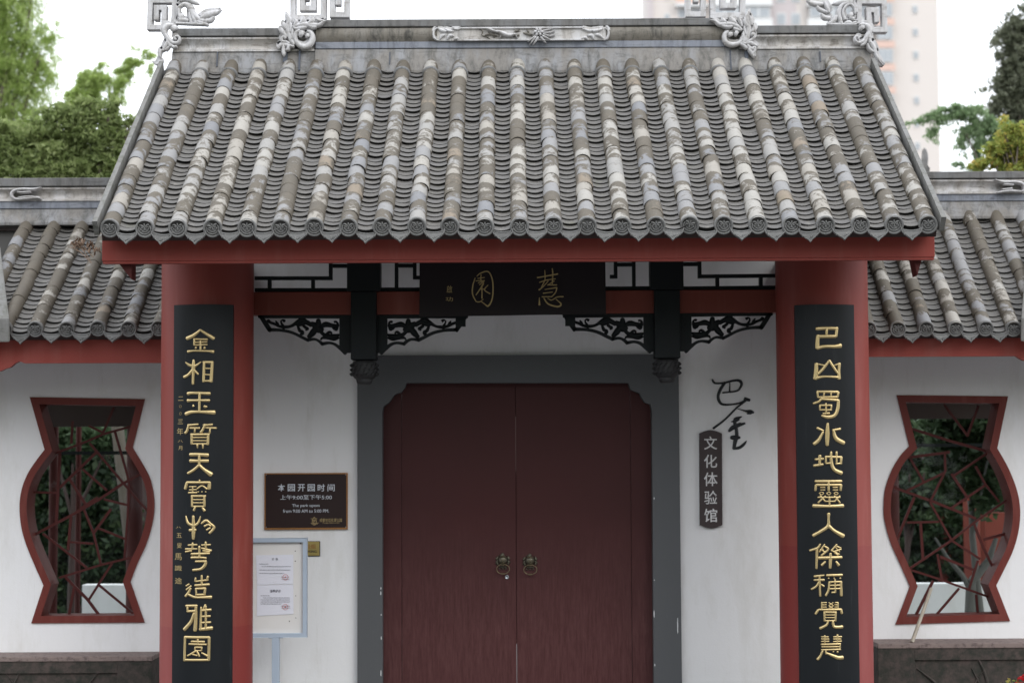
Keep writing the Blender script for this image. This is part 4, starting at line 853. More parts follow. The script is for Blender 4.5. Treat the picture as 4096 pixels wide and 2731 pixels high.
H_ = mk(1000, 1860, 2.2409)
ns = thing('no_smoking_plate', 'small gold no smoking plate on the wall half behind the notice board', 'plate'); Yn = YW - .012
x0, x1, zt, zb = rect(H_, 372, 680, 628, 815, Yn); mb = MB(); mb.box(x0, x1, Yn + .002, YW - .001, zb, zt); mb.build('plate_edge', M['calli'], ns, bevel=.002)
x0, x1, zt, zb = rect(H_, 377, 684, 622, 808, Yn); mb = MB(); mb.box(x0, x1, Yn, Yn + .004, zb, zt); mb.build('plate_face', M['brass'], ns)
mb = MB(); text(mb, 'NO SMOKING', *rect(H_, 404, 762, 597, 781, Yn), lambda X: Yn, bold=.02); mb.build('lettering', M['calli'], ns)
mb = MB(); text(mb, '禁止吸烟', *rect(H_, 404, 706, 588, 748, Yn), lambda X: Yn, bold=.01); mb.build('lettering', M['copper'], ns)

vs_ = thing('hall_name_plate', 'tall narrow brown plate with five pale characters on the white wall', 'sign'); V_ = mk(2760, 1480, 2.3758); Yv = YW - .022
top = [(88 + (303-88)*i/12, 600 - 30*math.sin(math.pi*i/12)) for i in range(13)]; bot = [(308 - (308-93)*i/12, 1470 + 32*math.sin(math.pi*i/12)) for i in range(13)]
mb = MB(); mb.prism([pts_xz(V_, top + bot, Yv)], Yv, YW - .001); mb.build('plate', M['brownplate'], vs_, bevel=.002)
for s, r_ in (('文', (132, 628, 258, 754)), ('化', (132, 802, 258, 926)), ('体', (132, 970, 262, 1100)), ('验', (134, 1144, 260, 1272)), ('馆', (134, 1314, 260, 1442))):
    mb = MB(); text(mb, s, *rect(V_, *r_, Yv), lambda X: Yv, bold=.010, depth=.002); mb.build('character', M['lettergrey'], vs_)
BJ1 = "212,90,14 225,115,16 250,126,14 320,122,14 400,102,16 460,98,20 488,122,22 480,160,18 440,198,14 310,215,12;330,120,22 290,180,24 268,240,22 275,290,22 310,325,18 400,325,14 480,310,14 520,290,16;378,122,8 375,200,12;520,272,26 565,285,22"
BJ2 = "540,278,20 490,320,14 430,370,14 330,470,14 222,552,18;455,368,6 520,385,12 575,395,30 605,402,12;540,415,6 575,405,26;490,442,8 440,465,30 425,490,26 440,560,26 445,620,28;392,490,8 440,480,16 462,465,20;370,580,18 400,550,32 440,530,30 520,505,16;390,640,26 430,640,36 472,640,18;435,650,34 415,745,22;415,745,18 470,735,22 515,700,20 535,672,8;425,530,26 480,510,22"
cl = thing('calligraphy_sign', 'raised black brush calligraphy characters fixed on the wall right of the door', 'sign')
for s in (BJ1, BJ2):
    mb = MB(); strokes(mb, V_, parse(s), YW, ysurf=lambda X: YW, relief=.014, wk=1.3); mb.build('character', M['calli'], cl)

# ================================================================== NOTICE BOARD
nb = thing('notice_board', 'pale blue framed notice board on a single post beside the left column', 'notice board'); Yb = 1.75
H = lambda x, y: H_(x, y)
ox0, ox1, ozt, ozb = rect(H_, -60, 655, 510, 1540, Yb); jx0, jx1, jzt, jzb = rect(H_, -22, 692, 472, 1504, Yb)
mb = MB(); mb.prism([[(ox0, ozb), (ox0, ozt), (ox1, ozt), (ox1, ozb)], [(jx0, jzb), (jx0, jzt), (jx1, jzt), (jx1, jzb)]], Yb, Yb + .05); mb.build('frame', M['framepaint'], nb, bevel=.003)
mb = MB(); mb.box(jx0 - .005, jx1 + .005, Yb + .028, Yb + .034, jzb - .005, jzt + .005); mb.build('back_panel', M['panel'], nb)
pc = XZ(1102, 2600, Yb)[0]; mb = MB(); mb.box(pc - .026, pc + .026, Yb + .0, Yb + .05, -.12, ozb - .001); mb.build('post', M['framepaint'], nb, bevel=.003)
mb = MB(); mb.box(pc - .22, pc + .22, Yb - .12, Yb + .17, -.12, -.108); mb.build('foot_plate', M['framepaint'], nb)
mb = MB()
mb.box(pc - .05, pc + .05, Yb + .002, Yb + .048, ozb - .006, ozb - .0005); mb.build('bracket', M['framepaint'], nb)
r4 = random.Random(9)
for cx, cy in ((406, 768), (406, 858), (353, 1396), (410, 1168), (412, 1366), (453, 700)):
    a = XZ(*H_(cx, cy), Yb + .028); mb = MB(); mb.lathe((a[0], Yb + .028, a[1]), [(.004 if cy not in (1168, 1366) else .0015, 0), (.003, .002), (.001, .003)], 8, 'Y'); mb.build('stain_spot', M['calli'], nb)
Yq = Yb + .0255
def sheet(label, corners, head, hr, rows, seal):
    o = thing('paper_notice', label, 'notice', 'printed sheets taped to the notice board'); n = 8; mb = MB(); c = [XZ(*H_(*q), Yq) for q in corners]; V = []
    for j in range(n+1):
        for i in range(n+1):
            u, v = i/n, j/n; x = (c[0][0]*(1-u) + c[1][0]*u)*(1-v) + (c[3][0]*(1-u) + c[2][0]*u)*v; z = (c[0][1]*(1-u) + c[1][1]*u)*(1-v) + (c[3][1]*(1-u) + c[2][1]*u)*v
            V.append((x, Yq - .0006*math.sin(u*5 + v*3) - .0012*v*v, z))
    mb.add(V, [(j*(n+1)+i, j*(n+1)+i+1, (j+1)*(n+1)+i+1, (j+1)*(n+1)+i) for i in range(n) for j in range(n)], True)
    sh = mb.build('sheet', M['paper'], o, fix=False)
    yf = lambda X: Yq - .0025
    mb = MB(); text(mb, head, *rect(H_, *hr, Yq - .003), yf, bold=.012); mb.build('heading', M['ink'], o)
    mb = MB()
    for y, xa, xb in rows:
        x = xa
        while x < xb - 4:
            w_ = r4.uniform(3.2, 5.4)
            a = rect(H_, x, y - 2.6, min(x + w_, xb), y + 2.6, Yq - .003)
            for q in range(2):
                zz = a[3] + (a[2]-a[3])*(.25 + .5*q); mb.box(a[0], a[1]*.999 + a[0]*.001, Yq - .0042, Yq - .0036, zz - .0006, zz + .0006)
            xm = r4.uniform(a[0], a[1]); mb.box(xm - .0005, xm + .0005, Yq - .0045, Yq - .0036, a[3], a[2]); x += w_ + 2.2
    mb.build('body_text', M['ink'], o)
    mb = MB(); a = XZ(*H_(*seal), Yq); rr = 24/2.2409*mpp(Yq)
    mb.bar([(a[0] + rr*math.cos(i/20*2*math.pi), a[1] + rr*math.sin(i/20*2*math.pi)) for i in range(21)], .0022, Yq - .0056, Yq - .005)
    st = [(a[0] + rr*(.42 if i % 2 == 0 else .18)*math.sin(i/10*2*math.pi), a[1] + rr*(.42 if i % 2 == 0 else .18)*math.cos(i/10*2*math.pi)) for i in range(10)]
    mb.prism([st], Yq - .0056, Yq - .005); mb.build('red_stamp', M['seal'], o); return o
sheet('upper white printed sheet with red stamp taped to the notice board', [(54, 806), (388, 800), (388, 1062), (64, 1070)], '公  告', (196, 828, 252, 850), [(883, 85, 168), (905, 105, 370), (936, 85, 368), (966, 85, 310), (1000, 282, 356), (1018, 285, 352)], (319, 1001))
sheet('lower white printed sheet with red stamp taped to the notice board', [(64, 1074), (388, 1066), (390, 1330), (62, 1350)], '温馨提示', (178, 1113, 276, 1138), [(1167, 95, 180), (1186, 115, 362), (1204, 95, 360), (1222, 95, 360), (1240, 95, 285), (1260, 282, 360), (1277, 285, 358)], (317, 1268))

# ================================================================== SIDE WALLS
def catl(L, n=6):
    out = []
    for i in range(len(L)-1):
        p0 = Vector(L[max(i-1, 0)]); p1 = Vector(L[i]); p2 = Vector(L[i+1]); p3 = Vector(L[min(i+2, len(L)-1)])
        for k in range(n):
            t = k/n; out.append(tuple(.5*((2*p1) + (-p0+p2)*t + (2*p0-5*p1+4*p2-p3)*t*t + (-p0+3*p1-3*p2+p3)*t**3)))
    out.append(tuple(L[-1])); return out
def inset(L, d):
    n = len(L); out = []; ar = sum(L[i][0]*L[(i+1) % n][1] - L[(i+1) % n][0]*L[i][1] for i in range(n)); sg_ = 1 if ar > 0 else -1
    for i in range(n):
        a = (Vector(L[i]) - Vector(L[i-1])).normalized(); c = (Vector(L[(i+1) % n]) - Vector(L[i])).normalized()
        na = Vector((-a.y, a.x))*sg_; nc = Vector((-c.y, c.x))*sg_; m = (na + nc).normalized(); out.append(tuple(Vector(L[i]) + m*(d/max(.4, m.dot(na)))))
    return out
YS = 2.27
GW = mk(60, 1560, 1.6328); HW = mk(3510, 1560, 1.616)
def side(s_, label, cr, segs, bars, pr):
    root = thing('garden_wall', label, 'wall', 'white garden walls either side of the gate')
    out = []
    for seg, curved in segs:
        q = catl(seg) if curved else seg; out += q[:-1]
    W_ = pts_xz(cr, out, YS); win = inset(W_, -.001)
    xi = 2.42*s_; xo = 4.6*s_; zt = pr['walltop']
    outer = [(xi, -.35), (xi, zt), (xo, zt), (xo, -.35)]
    mb = MB(); mb.prism([outer, inset(W_, .01)], YS, YS + .24); mb.build('wall_face', M['wall'], root)
    wo = link('window', None, root); din = 46/cr.s*mpp(YS); inn = inset(W_, din)
    mb = MB(); mb.prism([W_, inn], YS - .012, YS + .235); mb.build('window_frame', M['red_frame'], wo)
    mb = MB(); i2 = inset(W_, din - .004); mb.prism([i2], YS + .178, YS + .184); gl = mb.build('window_pane', M['glass'], wo)
    Yg = YS + .15
    for i, b_ in enumerate(bars):
        L_ = pts_xz(cr, b_, Yg); w_ = 15/cr.s*mpp(Yg); y0 = YS + .150 + .0012*(i % 7)
        mb = MB(); mb.bar(L_, w_*(1.15 if i % 3 == 0 else .95), y0, y0 + .020); mb.build('lattice_bar', M['bar'], wo)
    # roof
    rf_E = (pr['Ye'], pr['ze'] - .036); run = pr['Yr'] - pr['Ye']; ang = math.atan2(pr['zr'] - pr['ze'], run); L = math.hypot(run, pr['zr'] - pr['ze'])
    ca, sa = math.cos(ang), math.sin(ang); sp = lambda t, h: (pr['Ye'] + t*ca - h*sa, pr['ze'] + t*sa + h*ca)
    x0, x1 = sorted((1.98*s_, 4.9*s_)); mb = MB(); Yr = pr['Yr']
    mb.xprism([sp(.03, -.10), sp(.03, -.058), sp(L, -.058), (Yr + .1, sp(L, -.04)[1]), (Yr + 1.4, pr['ze'] + .05), (Yr + 1.4, pr['ze']), (Yr + .1, sp(L, -.10)[1]), sp(L, -.10)], x0, x1); ro = mb.build('roof', M['soffit'], root)
    bd = MB(); bd.xprism([sp(.035, -.057), sp(.035, -.036), sp(L, -.036), sp(L, -.057)], x0 + .002, x1 - .002); bd.build('tile_bedding', M['bedding'], ro)
    n = int(round(L/.143)); kk = [L*i/n + (.05 if i == n else 0) for i in range(n+1)]
    f = Field(ro, rf_E, ang, L, pr['xs'], kk, .052, pr['seed'], dark=.26 if s_ < 0 else .14)  # tree shade painted in: side roof tiles get a darker tone
    ri = link('ridge', None, root); c = pr['rc']
    ridge_run(x0, x1, 0, 'white', Yr, ri, [P(pr['px'], q, Yr).z for q in c])
    # red fascia with a notched outer end
    Yf = pr['Ye'] + .09; fz = P(pr['px'], pr['fb'], Yf).z; ftp = pr['ze'] - .02; e = [XZ(a, c_, Yf) for a, c_ in pr['notch']]
    poly = [(2.05*s_, ftp), (2.05*s_, fz)] + e + [(4.9*s_, e[-1][1]), (4.9*s_, ftp)]
    mb = MB(); mb.prism([poly], Yf, Yf + .045); mb.build('fascia_board', M['red'], root, bevel=.003)
    mb = MB(); mb.box(min(2.4*s_, 4.8*s_), max(2.4*s_, 4.8*s_), Yf + .05, YS + .2, ftp - .04, ftp - .0); mb.build('soffit_board', M['soffit'], root)
    return root, f, ro, sp, L
Lseg = [([(98,45),(850,58)],0), ([(850,58),(770,374)],0), ([(770,374),(840,490),(888,590),(912,725),(900,860),(860,1000),(800,1130),(755,1250)],1), ([(755,1250),(848,1515)],0), ([(848,1515),(108,1520)],0), ([(108,1520),(188,1272)],0), ([(188,1272),(130,1140),(80,1020),(45,900),(32,770),(45,650),(85,545),(140,460),(195,388)],1), ([(195,388),(98,45)],0)]
Lbar = [[(110,952),(360,820),(550,712),(700,612),(850,530)], [(240,420),(480,330),(570,288),(780,230)], [(375,200),(366,350)], [(292,410),(268,870)], [(485,345),(700,600),(880,805)], [(650,270),(745,600),(740,750),(713,1100)], [(535,400),(290,635)], [(440,515),(600,655)], [(100,665),(272,670)], [(355,580),(460,745)], [(445,770),(510,930),(560,1135)], [(580,712),(740,752)], [(625,775),(510,935)], [(540,900),(720,972)], [(180,935),(470,1160)], [(365,820),(345,1045)], [(350,990),(512,1002)], [(285,1225),(560,1140),(800,1082)], [(328,1220),(470,1365),(552,1475)], [(632,1130),(478,1370)], [(543,1270),(785,1470)], [(385,1290),(350,1475)], [(645,110),(575,275)], [(480,232),(575,278)], [(540,700),(430,770)]]
Rseg = [([(122,32),(842,40)],0), ([(842,40),(772,375)],0), ([(772,375),(848,512),(903,660),(920,790),(907,920),(872,1040),(820,1150),(765,1260)],1), ([(765,1260),(855,1490)],0), ([(855,1490),(115,1512)],0), ([(115,1512),(208,1265)],0), ([(208,1265),(148,1130),(82,980),(45,845),(38,750),(48,640),(85,530),(140,432),(203,362)],1), ([(203,362),(122,32)],0)]
Rbar = [[(225,250),(460,325),(720,398)], [(430,90),(580,290)], [(655,100),(580,300)], [(195,435),(470,400)], [(215,445),(300,592)], [(190,650),(430,535)], [(70,615),(350,715),(640,830)], [(435,400),(440,520),(345,715)], [(720,400),(490,555)], [(480,540),(580,690)], [(635,490),(700,610),(790,722)], [(480,762),(700,612)], [(240,690),(130,960)], [(190,855),(402,850)], [(340,722),(480,970)], [(280,860),(295,1100)], [(180,1172),(480,970),(640,845),(860,695)], [(625,860),(680,1000),(750,1150)], [(690,965),(850,922)], [(480,970),(665,1090)], [(390,1060),(418,1222)], [(405,1075),(620,1160)], [(650,1100),(590,1295)], [(200,1155),(400,1220),(720,1335)], [(362,1230),(250,1455)], [(530,1280),(380,1455)], [(640,1320),(652,1455)]]
def wxs(pxs, Y, py): return [P(a, py, Y).x for a in pxs]
lx = sorted([P(146 + i*123.5 - 123.5*1, 1315, 1.4).x for i in range(-1, 8)])
rx = sorted([P(4051 - i*116.5, 1312, 1.4).x for i in range(-2, 7)])
rootL, fL, roL, spL, LL = side(-1, 'white wall left of the gatehouse with a red vase shaped window under a tiled roof', GW, Lseg, Lbar,
  dict(walltop=2.75, Ye=1.4, Yr=2.83, ze=P(400, 1316, 1.4).z + .0, zr=P(340, 905, 2.83).z, xs=lx, seed=21, px=250, rc=(714, 747, 806, 838, 905), fb=1453,
       notch=[(97,1452),(78,1444),(60,1452),(42,1468),(22,1474),(0,1484)]))
rootR, fR, roR, spR, LR = side(1, 'white wall right of the gatehouse with a red vase shaped window under a tiled roof', HW, Rseg, Rbar,
  dict(walltop=2.75, Ye=1.4, Yr=2.66, ze=P(3850, 1314, 1.4).z, zr=P(3900, 866, 2.66).z, xs=rx, seed=33, px=3950, rc=(688, 715, 777, 808, 880), fb=1424,
       notch=[(4064,1424),(4080,1434),(4096,1442)]))
# scrolls modelled on the side ridges
for cr, S_, par, Yx in ((mk(0, 0, 1.6786), [[(280,1262,6),(230,1275,14),(160,1272,14),(110,1280,12),(85,1300,12),(90,1325,12),(120,1340,14),(200,1335,16),(260,1330,14),(278,1340,6)], [(120,1290,8),(150,1295,14),(210,1290,12)], [(130,1330,8),(180,1325,14),(230,1325,12)]], rootL, 2.83),
                        (mk(2696, 0, 1.6786), [[(2150,1210,6),(2200,1225,14),(2270,1225,16),(2330,1235,16),(2345,1265,16),(2330,1290,14),(2260,1285,16),(2200,1290,14),(2165,1298,8)], [(2210,1240,10),(2270,1245,14)], [(2200,1275,10),(2260,1270,14)]], rootR, 2.66)):
    mb = MB(); strokes(mb, cr, S_, Yx - .03, relief=.045, wk=1.3); strokes(mb, cr, S_, Yx + .02, ysurf=lambda X: Yx + .02, relief=.045, square=True, wk=1.15); mb.build('scroll_carving', M['ornament'], par)
# plastered hips where each side roof turns the corner
for par, sp, L, xa, xb, s_ in ((rootL, spL, LL, P(-55, 1370, 1.3).x, P(-105, 1120, 2.0).x, -1), (rootR, spR, LR, P(4178, 1360, 1.3).x, P(4200, 1060, 2.0).x, 1)):
    a = sp(-.05, .05); c = sp(L*.62, .07); mb = MB(); A3 = Vector((xa, a[0] - .02, a[1] - .01)); C3 = Vector((xb, c[0], c[1])); w_ = .155
    V = []
    for p_, k in ((A3, 1), (C3, .8)):
        for dx, dz in ((-w_*1.05, -.10), (-w_, .065), (w_, .065), (w_*1.05, -.10)): V.append((p_.x + dx*k, p_.y, p_.z + dz))
    mb.add(V, [(0,1,5,4),(1,2,6,5),(2,3,7,6),(0,3,2,1),(4,5,6,7),(3,0,4,7)]); mb.build('hip_ridge', M['verge'], par, bevel=.012)

# stone plinths
def plinth(label, s_, px_corner, y_back, y_front, panel_px, seed):
    root = thing('stone_plinth', label, 'plinth', 'dark sandstone plinths along the side walls')
    z = P(px_corner, y_back, YS).z; Yf = None
    for i in range(400):
        Yf = YS - .001*i
        if P(px_corner, y_front, Yf).z >= z: break
    zf = P(px_corner, y_front, Yf).z; z = zf
    xa = P(px_corner, y_front, Yf).x; xb = 4.9*s_; x0, x1 = min(xa, xb), max(xa, xb)
    mb = MB(); mb.box(x0, x1, Yf, YS - .001, z - .035, z); mb.build('coping', M['stone_top'], root, bevel=.006)
    xp = P(panel_px, 2650, Yf).x; mb = MB()
    mb.box(min(xa, xp), max(xa, xp), Yf + .006, YS - .001, -.35, z - .0355); mb.build('corner_block', M['stone'], root, bevel=.004)
    mb = MB(); mb.box(min(xp, xb), max(xp, xb), Yf + .022, YS - .001, -.35, z - .12); po_ = mb.build('carved_panel', M['stone'], root)
    mb = MB(); mb.box(min(xp, xb), max(xp, xb), Yf + .007, YS - .001, z - .119, z - .0355); mb.build('stone_course', M['stone'], root, bevel=.003)
    r5 = random.Random(seed); mb = MB(); ys_ = lambda X: Yf + .022
    for i in range(16):
        x = xp + s_*(.06 + r5.random()*1.2); zz = z - .50 + r5.random()*.1; lean = r5.uniform(-.22, .22); hh = r5.uniform(.12, .36)
        mb = MB(); mb.stroke([(x, zz, .004), (x + lean*.3, zz + hh*.5, r5.uniform(.006, .012)), (x + lean, zz + hh, .003)], ys_, .012); mb.build('leaf_relief', M['stone'], po_)
    return root, z, Yf
pL, zPL, YPL = plinth('mossy dark stone plinth at the foot of the left wall, left of the red column', -1, 608, 2604, 2623, 468, 5)
pR, zPR, YPR = plinth('dark stone plinth at the foot of the right wall under the leaning bamboo pole', 1, 3512, 2554, 2573, 3660, 6)

# bamboo pole leaning on the right window
bp = MB(); a = P(3648, 2566, YPR + .08); a.z = zPR; c = P(3725, 2352, YS - .035)
pts = [a + (c - a)*t for t in (0, .245, .25, .255, .495, .5, .505, .745, .75, .755, 1)]; rr = [.0145, .014, .0155, .014, .0135, .015, .0135, .013, .0145, .013, .0125]
bp.tube(pts, rr, 12); bp.build('bamboo_pole', M['bamboo'], label='short weathered bamboo pole leaning against the right vase window', cat='pole')
# dry leaves caught on the left roof
dl = thing('dead_leaves', 'clump of curled brown dead leaves caught on the left side roof', 'dead leaves'); r6 = random.Random(12); cc = mk(0, 850, 1.6786)
mb = MB(); 
for i in range(3):
    q0 = P(*cc(r6.uniform(470, 520), 190 + 20*i), 1.62); q1 = P(*cc(r6.uniform(600, 640), 300 + 20*i), 1.50); mb.tube([q0, (q0+q1)/2 + Vector((0, -.02, .02)), q1], .003, 6)
mb.build('twig', M['dead'], dl)
for i in range(42):
    t = r6.random(); x = 478 + 185*t + r6.gauss(0, 8); y = 205 + 65*t*t + r6.gauss(0, 16); p = P(*cc(x, y), 1.60 - .12*t + r6.uniform(-.03, .02)); h = r6.uniform(.012, .026)
    ax = Euler((r6.uniform(0, 6.3), r6.uniform(0, 6.3), r6.uniform(0, 6.3))).to_matrix(); L_ = MB(); V = []
    for u, wv in ((-1, .05), (-.4, .5), (.3, .55), (1, .04)):
        for e in (-1, 0, 1): V.append(p + ax @ Vector((u*h, e*wv*h*.7, (abs(e)*.45 + u*u*.3)*h)))
    L_.add(V, [(j*3+k, j*3+k+1, j*3+k+4, j*3+k+3) for j in range(3) for k in range(2)], True); L_.build('leaf', M['dead'], dl, fix=False)
# ================================================================== VEGETATION
def leaf_cloud(name, clumps, n, size, mat, parent, seed, aspect=2.2, droop=0.0, shell=.35, flat=(1, 1, .8), tw=.35):
    """leaves spread through ellipsoid clumps: clumps = (centre, radii)"""
    R = np.random.RandomState(seed); vol = np.array([c[1][0]*c[1][1]*c[1][2] for c in clumps])**.75; pr = vol/vol.sum()
    idx = R.choice(len(clumps), n, p=pr); C = np.array([tuple(c[0]) for c in clumps])[idx]; Rd = np.array([c[1] for c in clumps])[idx]
    d = R.normal(size=(n, 3)); d /= np.linalg.norm(d, axis=1)[:, None]; rr = R.rand(n)**shell
    # small sprays so that the outline breaks up
    lump = .82 + .30*np.sin(d[:, 0]*7 + idx*1.7)*np.sin(d[:, 2]*8 + idx*2.3)
    # leaves sit along twigs that leave each cluster and sag at the tip
    NT = 9; TD = R.normal(size=(len(clumps), NT, 3)); TD[:, :, 2] += .25; TD /= np.linalg.norm(TD, axis=2)[:, :, None]; TL = .9 + 1.5*R.rand(len(clumps), NT)
    ti = R.randint(0, NT, n); t_ = R.rand(n)**.85; dv = TD[idx, ti]; ln = TL[idx, ti]
    p = C + dv*Rd*(ln*t_)[:, None] + R.normal(size=(n, 3))*(size*.5 + Rd*.05)
    p[:, 2] -= (t_**2)*Rd[:, 2]*(.25 + .55*droop)*ln
    a = R.normal(size=(n, 3)); a[:, 2] -= droop; a /= np.linalg.norm(a, axis=1)[:, None]
    b_ = np.cross(a, R.normal(size=(n, 3))); b_ /= np.linalg.norm(b_, axis=1)[:, None]; c = np.cross(a, b_)
    s = size*(.65 + .7*R.rand(n))[:, None]; wv = s/aspect
    v = np.stack([p - a*s, p + b_*wv - c*s*.12, p + a*s, p - b_*wv - c*s*.12], 1).reshape(-1, 3)
    me = bpy.data.meshes.new(name); me.vertices.add(4*n); me.vertices.foreach_set('co', v.astype(np.float32).ravel())
    me.loops.add(4*n); me.loops.foreach_set('vertex_index', np.arange(4*n, dtype=np.int32)); me.polygons.add(n)
    me.polygons.foreach_set('loop_start', np.arange(0, 4*n, 4, dtype=np.int32)); me.polygons.foreach_set('loop_total', np.full(n, 4, np.int32))
    me.materials.append(mat); at = me.attributes.new('tint', 'FLOAT', 'POINT'); base = R.rand(len(clumps))*.5 + .25
    tv = np.clip(base[idx] + R.normal(size=n)*tw*.5, 0, 1); at.data.foreach_set('value', np.repeat(tv, 4).astype(np.float32)); me.update(calc_edges=True)
    return link(name, me, parent)
def tree(name, label, cat, Y, base_px, clumps_px, n, size, mat, seed, bark='bark', tr=.12, group=None, droop=0, aspect=2.2, depth=.9, zb=-.35, shell=.35, limbs=14, tw=.35, spray=1.3, tall=0.0, fr_=(.14, .40)):
    root = thing(name, label, cat, group); R = random.Random(seed); cl = []
    sub = []
    for q in clumps_px:      # break every mass of the crown into uneven smaller sprays
        area = q[2]*q[3]; m_ = max(4, min(34, int(area/300*spray)))
        for j in range(m_):
            a_ = R.uniform(0, 6.28); r_ = math.sqrt(R.random())*.85; f_ = R.uniform(*fr_)
            sub.append((q[0] + math.cos(a_)*r_*q[2], q[1] + math.sin(a_)*r_*q[3], q[2]*f_, q[3]*f_*(.8 + tall), R.uniform(-1, 1)*max(q[2], q[3])*mpp(Y)*depth*.8))
    for q in sub:
        px, py, rx_, ry_ = q[:4]; dy = q[4] if len(q) > 4 else R.uniform(-.5, .5); c = P(px, py, Y + dy); k = mpp(Y + dy); cl.append((c, (rx_*k, max(rx_, ry_)*k*depth, ry_*k)))
    bx_ = P(base_px, 1800, Y).x; top = max(c[0].z for c in cl); mid = Vector((bx_, Y, zb))
    ctr = sum((c[0] for c in cl), Vector())/len(cl)
    fork = Vector((bx_*.5 + ctr.x*.5, Y, zb + (ctr.z - zb)*.62)); mb = MB()
    mb.tube([mid, mid*.6 + fork*.4 + Vector((R.uniform(-.1, .1), 0, 0)), fork, fork*.4 + Vector((ctr.x, ctr.y, top))*.6], [tr, tr*.8, tr*.6, tr*.2], 10); mb.build('trunk', M[bark], root)
    mb = MB()
    for c, r_ in R.sample(cl, min(limbs, len(cl))):
        m_ = (fork + c)/2 + Vector((R.uniform(-.2, .2), R.uniform(-.2, .2), R.uniform(.0, .3))); mb.tube([fork, m_, c], [tr*.42, tr*.25, tr*.08], 6)
        for q in range(3):
            d = Vector((R.uniform(-1, 1)*r_[0], R.uniform(-1, 1)*r_[1], R.uniform(-.6, .9)*r_[2]))*.8; mb.tube([m_*.3 + c*.7, c + d*.5, c + d], [tr*.1, tr*.06, tr*.02], 5)
    mb.build('branches', M[bark], root)
    leaf_cloud('crown', cl, n, size, mat, root, seed, aspect, droop, shell, tw=tw); return root
ML = mat_leaf('leaf_bright', (.30, .40, .12), (.46, .58, .20), (.60, .70, .32), .72)
MM = mat_leaf('leaf_mid', (.16, .21, .075), (.27, .34, .13), (.43, .49, .23), .62)
MD = mat_leaf('leaf_dark', (.10, .115, .075), (.19, .21, .14), (.34, .36, .27), .55)
MY = mat_leaf('leaf_yellow_green', (.20, .24, .06), (.34, .40, .10), (.56, .42, .12), .62)
MG = mat_leaf('leaf_fresh', (.18, .26, .14), (.27, .38, .20), (.38, .48, .29), .65)
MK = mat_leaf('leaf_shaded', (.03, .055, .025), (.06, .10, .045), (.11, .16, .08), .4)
MC = mat_leaf('leaf_courtyard_shade', (.010, .022, .009), (.022, .042, .017), (.06, .09, .035), .3)  # shade of the courtyard put into a very dark leaf colour
U = 1.7415
# tall feathery tree at the left edge
tree('feathery_tree', 'tall bright feathery tree at the left edge behind the wall', 'tree', 15.5, -160,
 [(-40,90,150,120),(60,50,130,90),(40,220,150,110),(140,180,110,90),(215,130,70,50),(120,300,110,90),(20,380,130,100),(-80,300,160,140),(60,480,120,90),(140,430,60,60),(-60,520,140,110),(180,290,60,55),(230,215,38,24),(90,560,90,60),(-40,-120,200,160),(120,-90,120,90)], 40000, .036, ML, 31, droop=1.2, aspect=4.5, shell=.8, depth=.45, tall=.9)
tree('slender_tree', 'slender light green tree with drooping sprays left of the main roof', 'tree', 14, 560,
 [(330,380,60,70),(420,330,80,36),(480,290,60,26),(540,245,60,22),(590,215,40,14),(400,270,50,20),(520,300,18,36),(360,330,50,50),(300,440,70,50),(440,380,40,40),(600,270,14,30),(560,200,36,12),(480,370,20,40)], 12000, .034, ML, 32, limbs=3, depth=.4, tr=.08, droop=1.0, aspect=4, shell=.5, tall=.6)
tree('broadleaf_shrub', 'dense rounded green shrub above the left wall ridge', 'shrub', 7.2, 620,
 [(60,560,130,90),(190,520,120,90),(300,470,110,70),(400,450,90,60),(470,520,80,70),(120,640,150,80),(260,610,150,90),(400,600,120,80),(510,600,60,70),(30,690,140,60),(200,700,160,60),(360,690,150,60),(500,680,80,50),(450,420,40,30),(350,410,50,30),(-60,600,110,110),(520,470,30,26)], 30000, .032, MM, 33, tr=.09, aspect=2.6, shell=.55, depth=.4)
# right side
tree('dark_tree', 'tall dark evergreen tree at the right edge behind the wall', 'tree', 15, 4200,
 [(4060,140,70,70),(4110,240,110,110),(4000,200,50,60),(4040,330,80,80),(3990,330,40,50),(4120,400,120,110),(4020,450,70,70),(3990,400,36,40),(4080,540,100,80),(4150,560,120,90),(4000,560,60,60),(4060,70,40,40),(3950,380,34,30),(4160,120,100,120),(3920,360,22,18)], 30000, .038, MD, 34, aspect=2.4, shell=.55, depth=.45)
tree('drooping_tree', 'fresh green drooping branches reaching left before the apartment tower', 'tree', 13, 4160,
 [(3830,445,60,22),(3780,470,50,30),(3720,475,36,18),(3660,488,34,12),(3740,530,22,34),(3890,450,50,30),(3880,520,36,50),(3920,560,30,60),(3960,500,50,40),(3850,570,18,36),(3910,640,26,40),(4010,520,50,50),(3625,492,14,8),(3840,660,22,14),(4060,600,60,60)], 13000, .030, MG, 35, limbs=3, depth=.4, fr_=(.35, .8), tr=.07, droop=1.0, aspect=2.4, shell=.5)
tree('yellowing_shrub', 'yellow green shrub with orange tips above the right wall ridge', 'shrub', 7.6, 4060,
 [(4040,560,60,50),(4090,540,70,60),(3990,620,60,50),(4060,640,90,60),(3930,660,60,30),(4120,630,80,80),(4010,500,24,34),(3960,600,34,30),(4060,690,100,30),(3900,680,40,16)], 15000, .028, MY, 36, tr=.06, aspect=2.4, shell=.5, depth=.8)
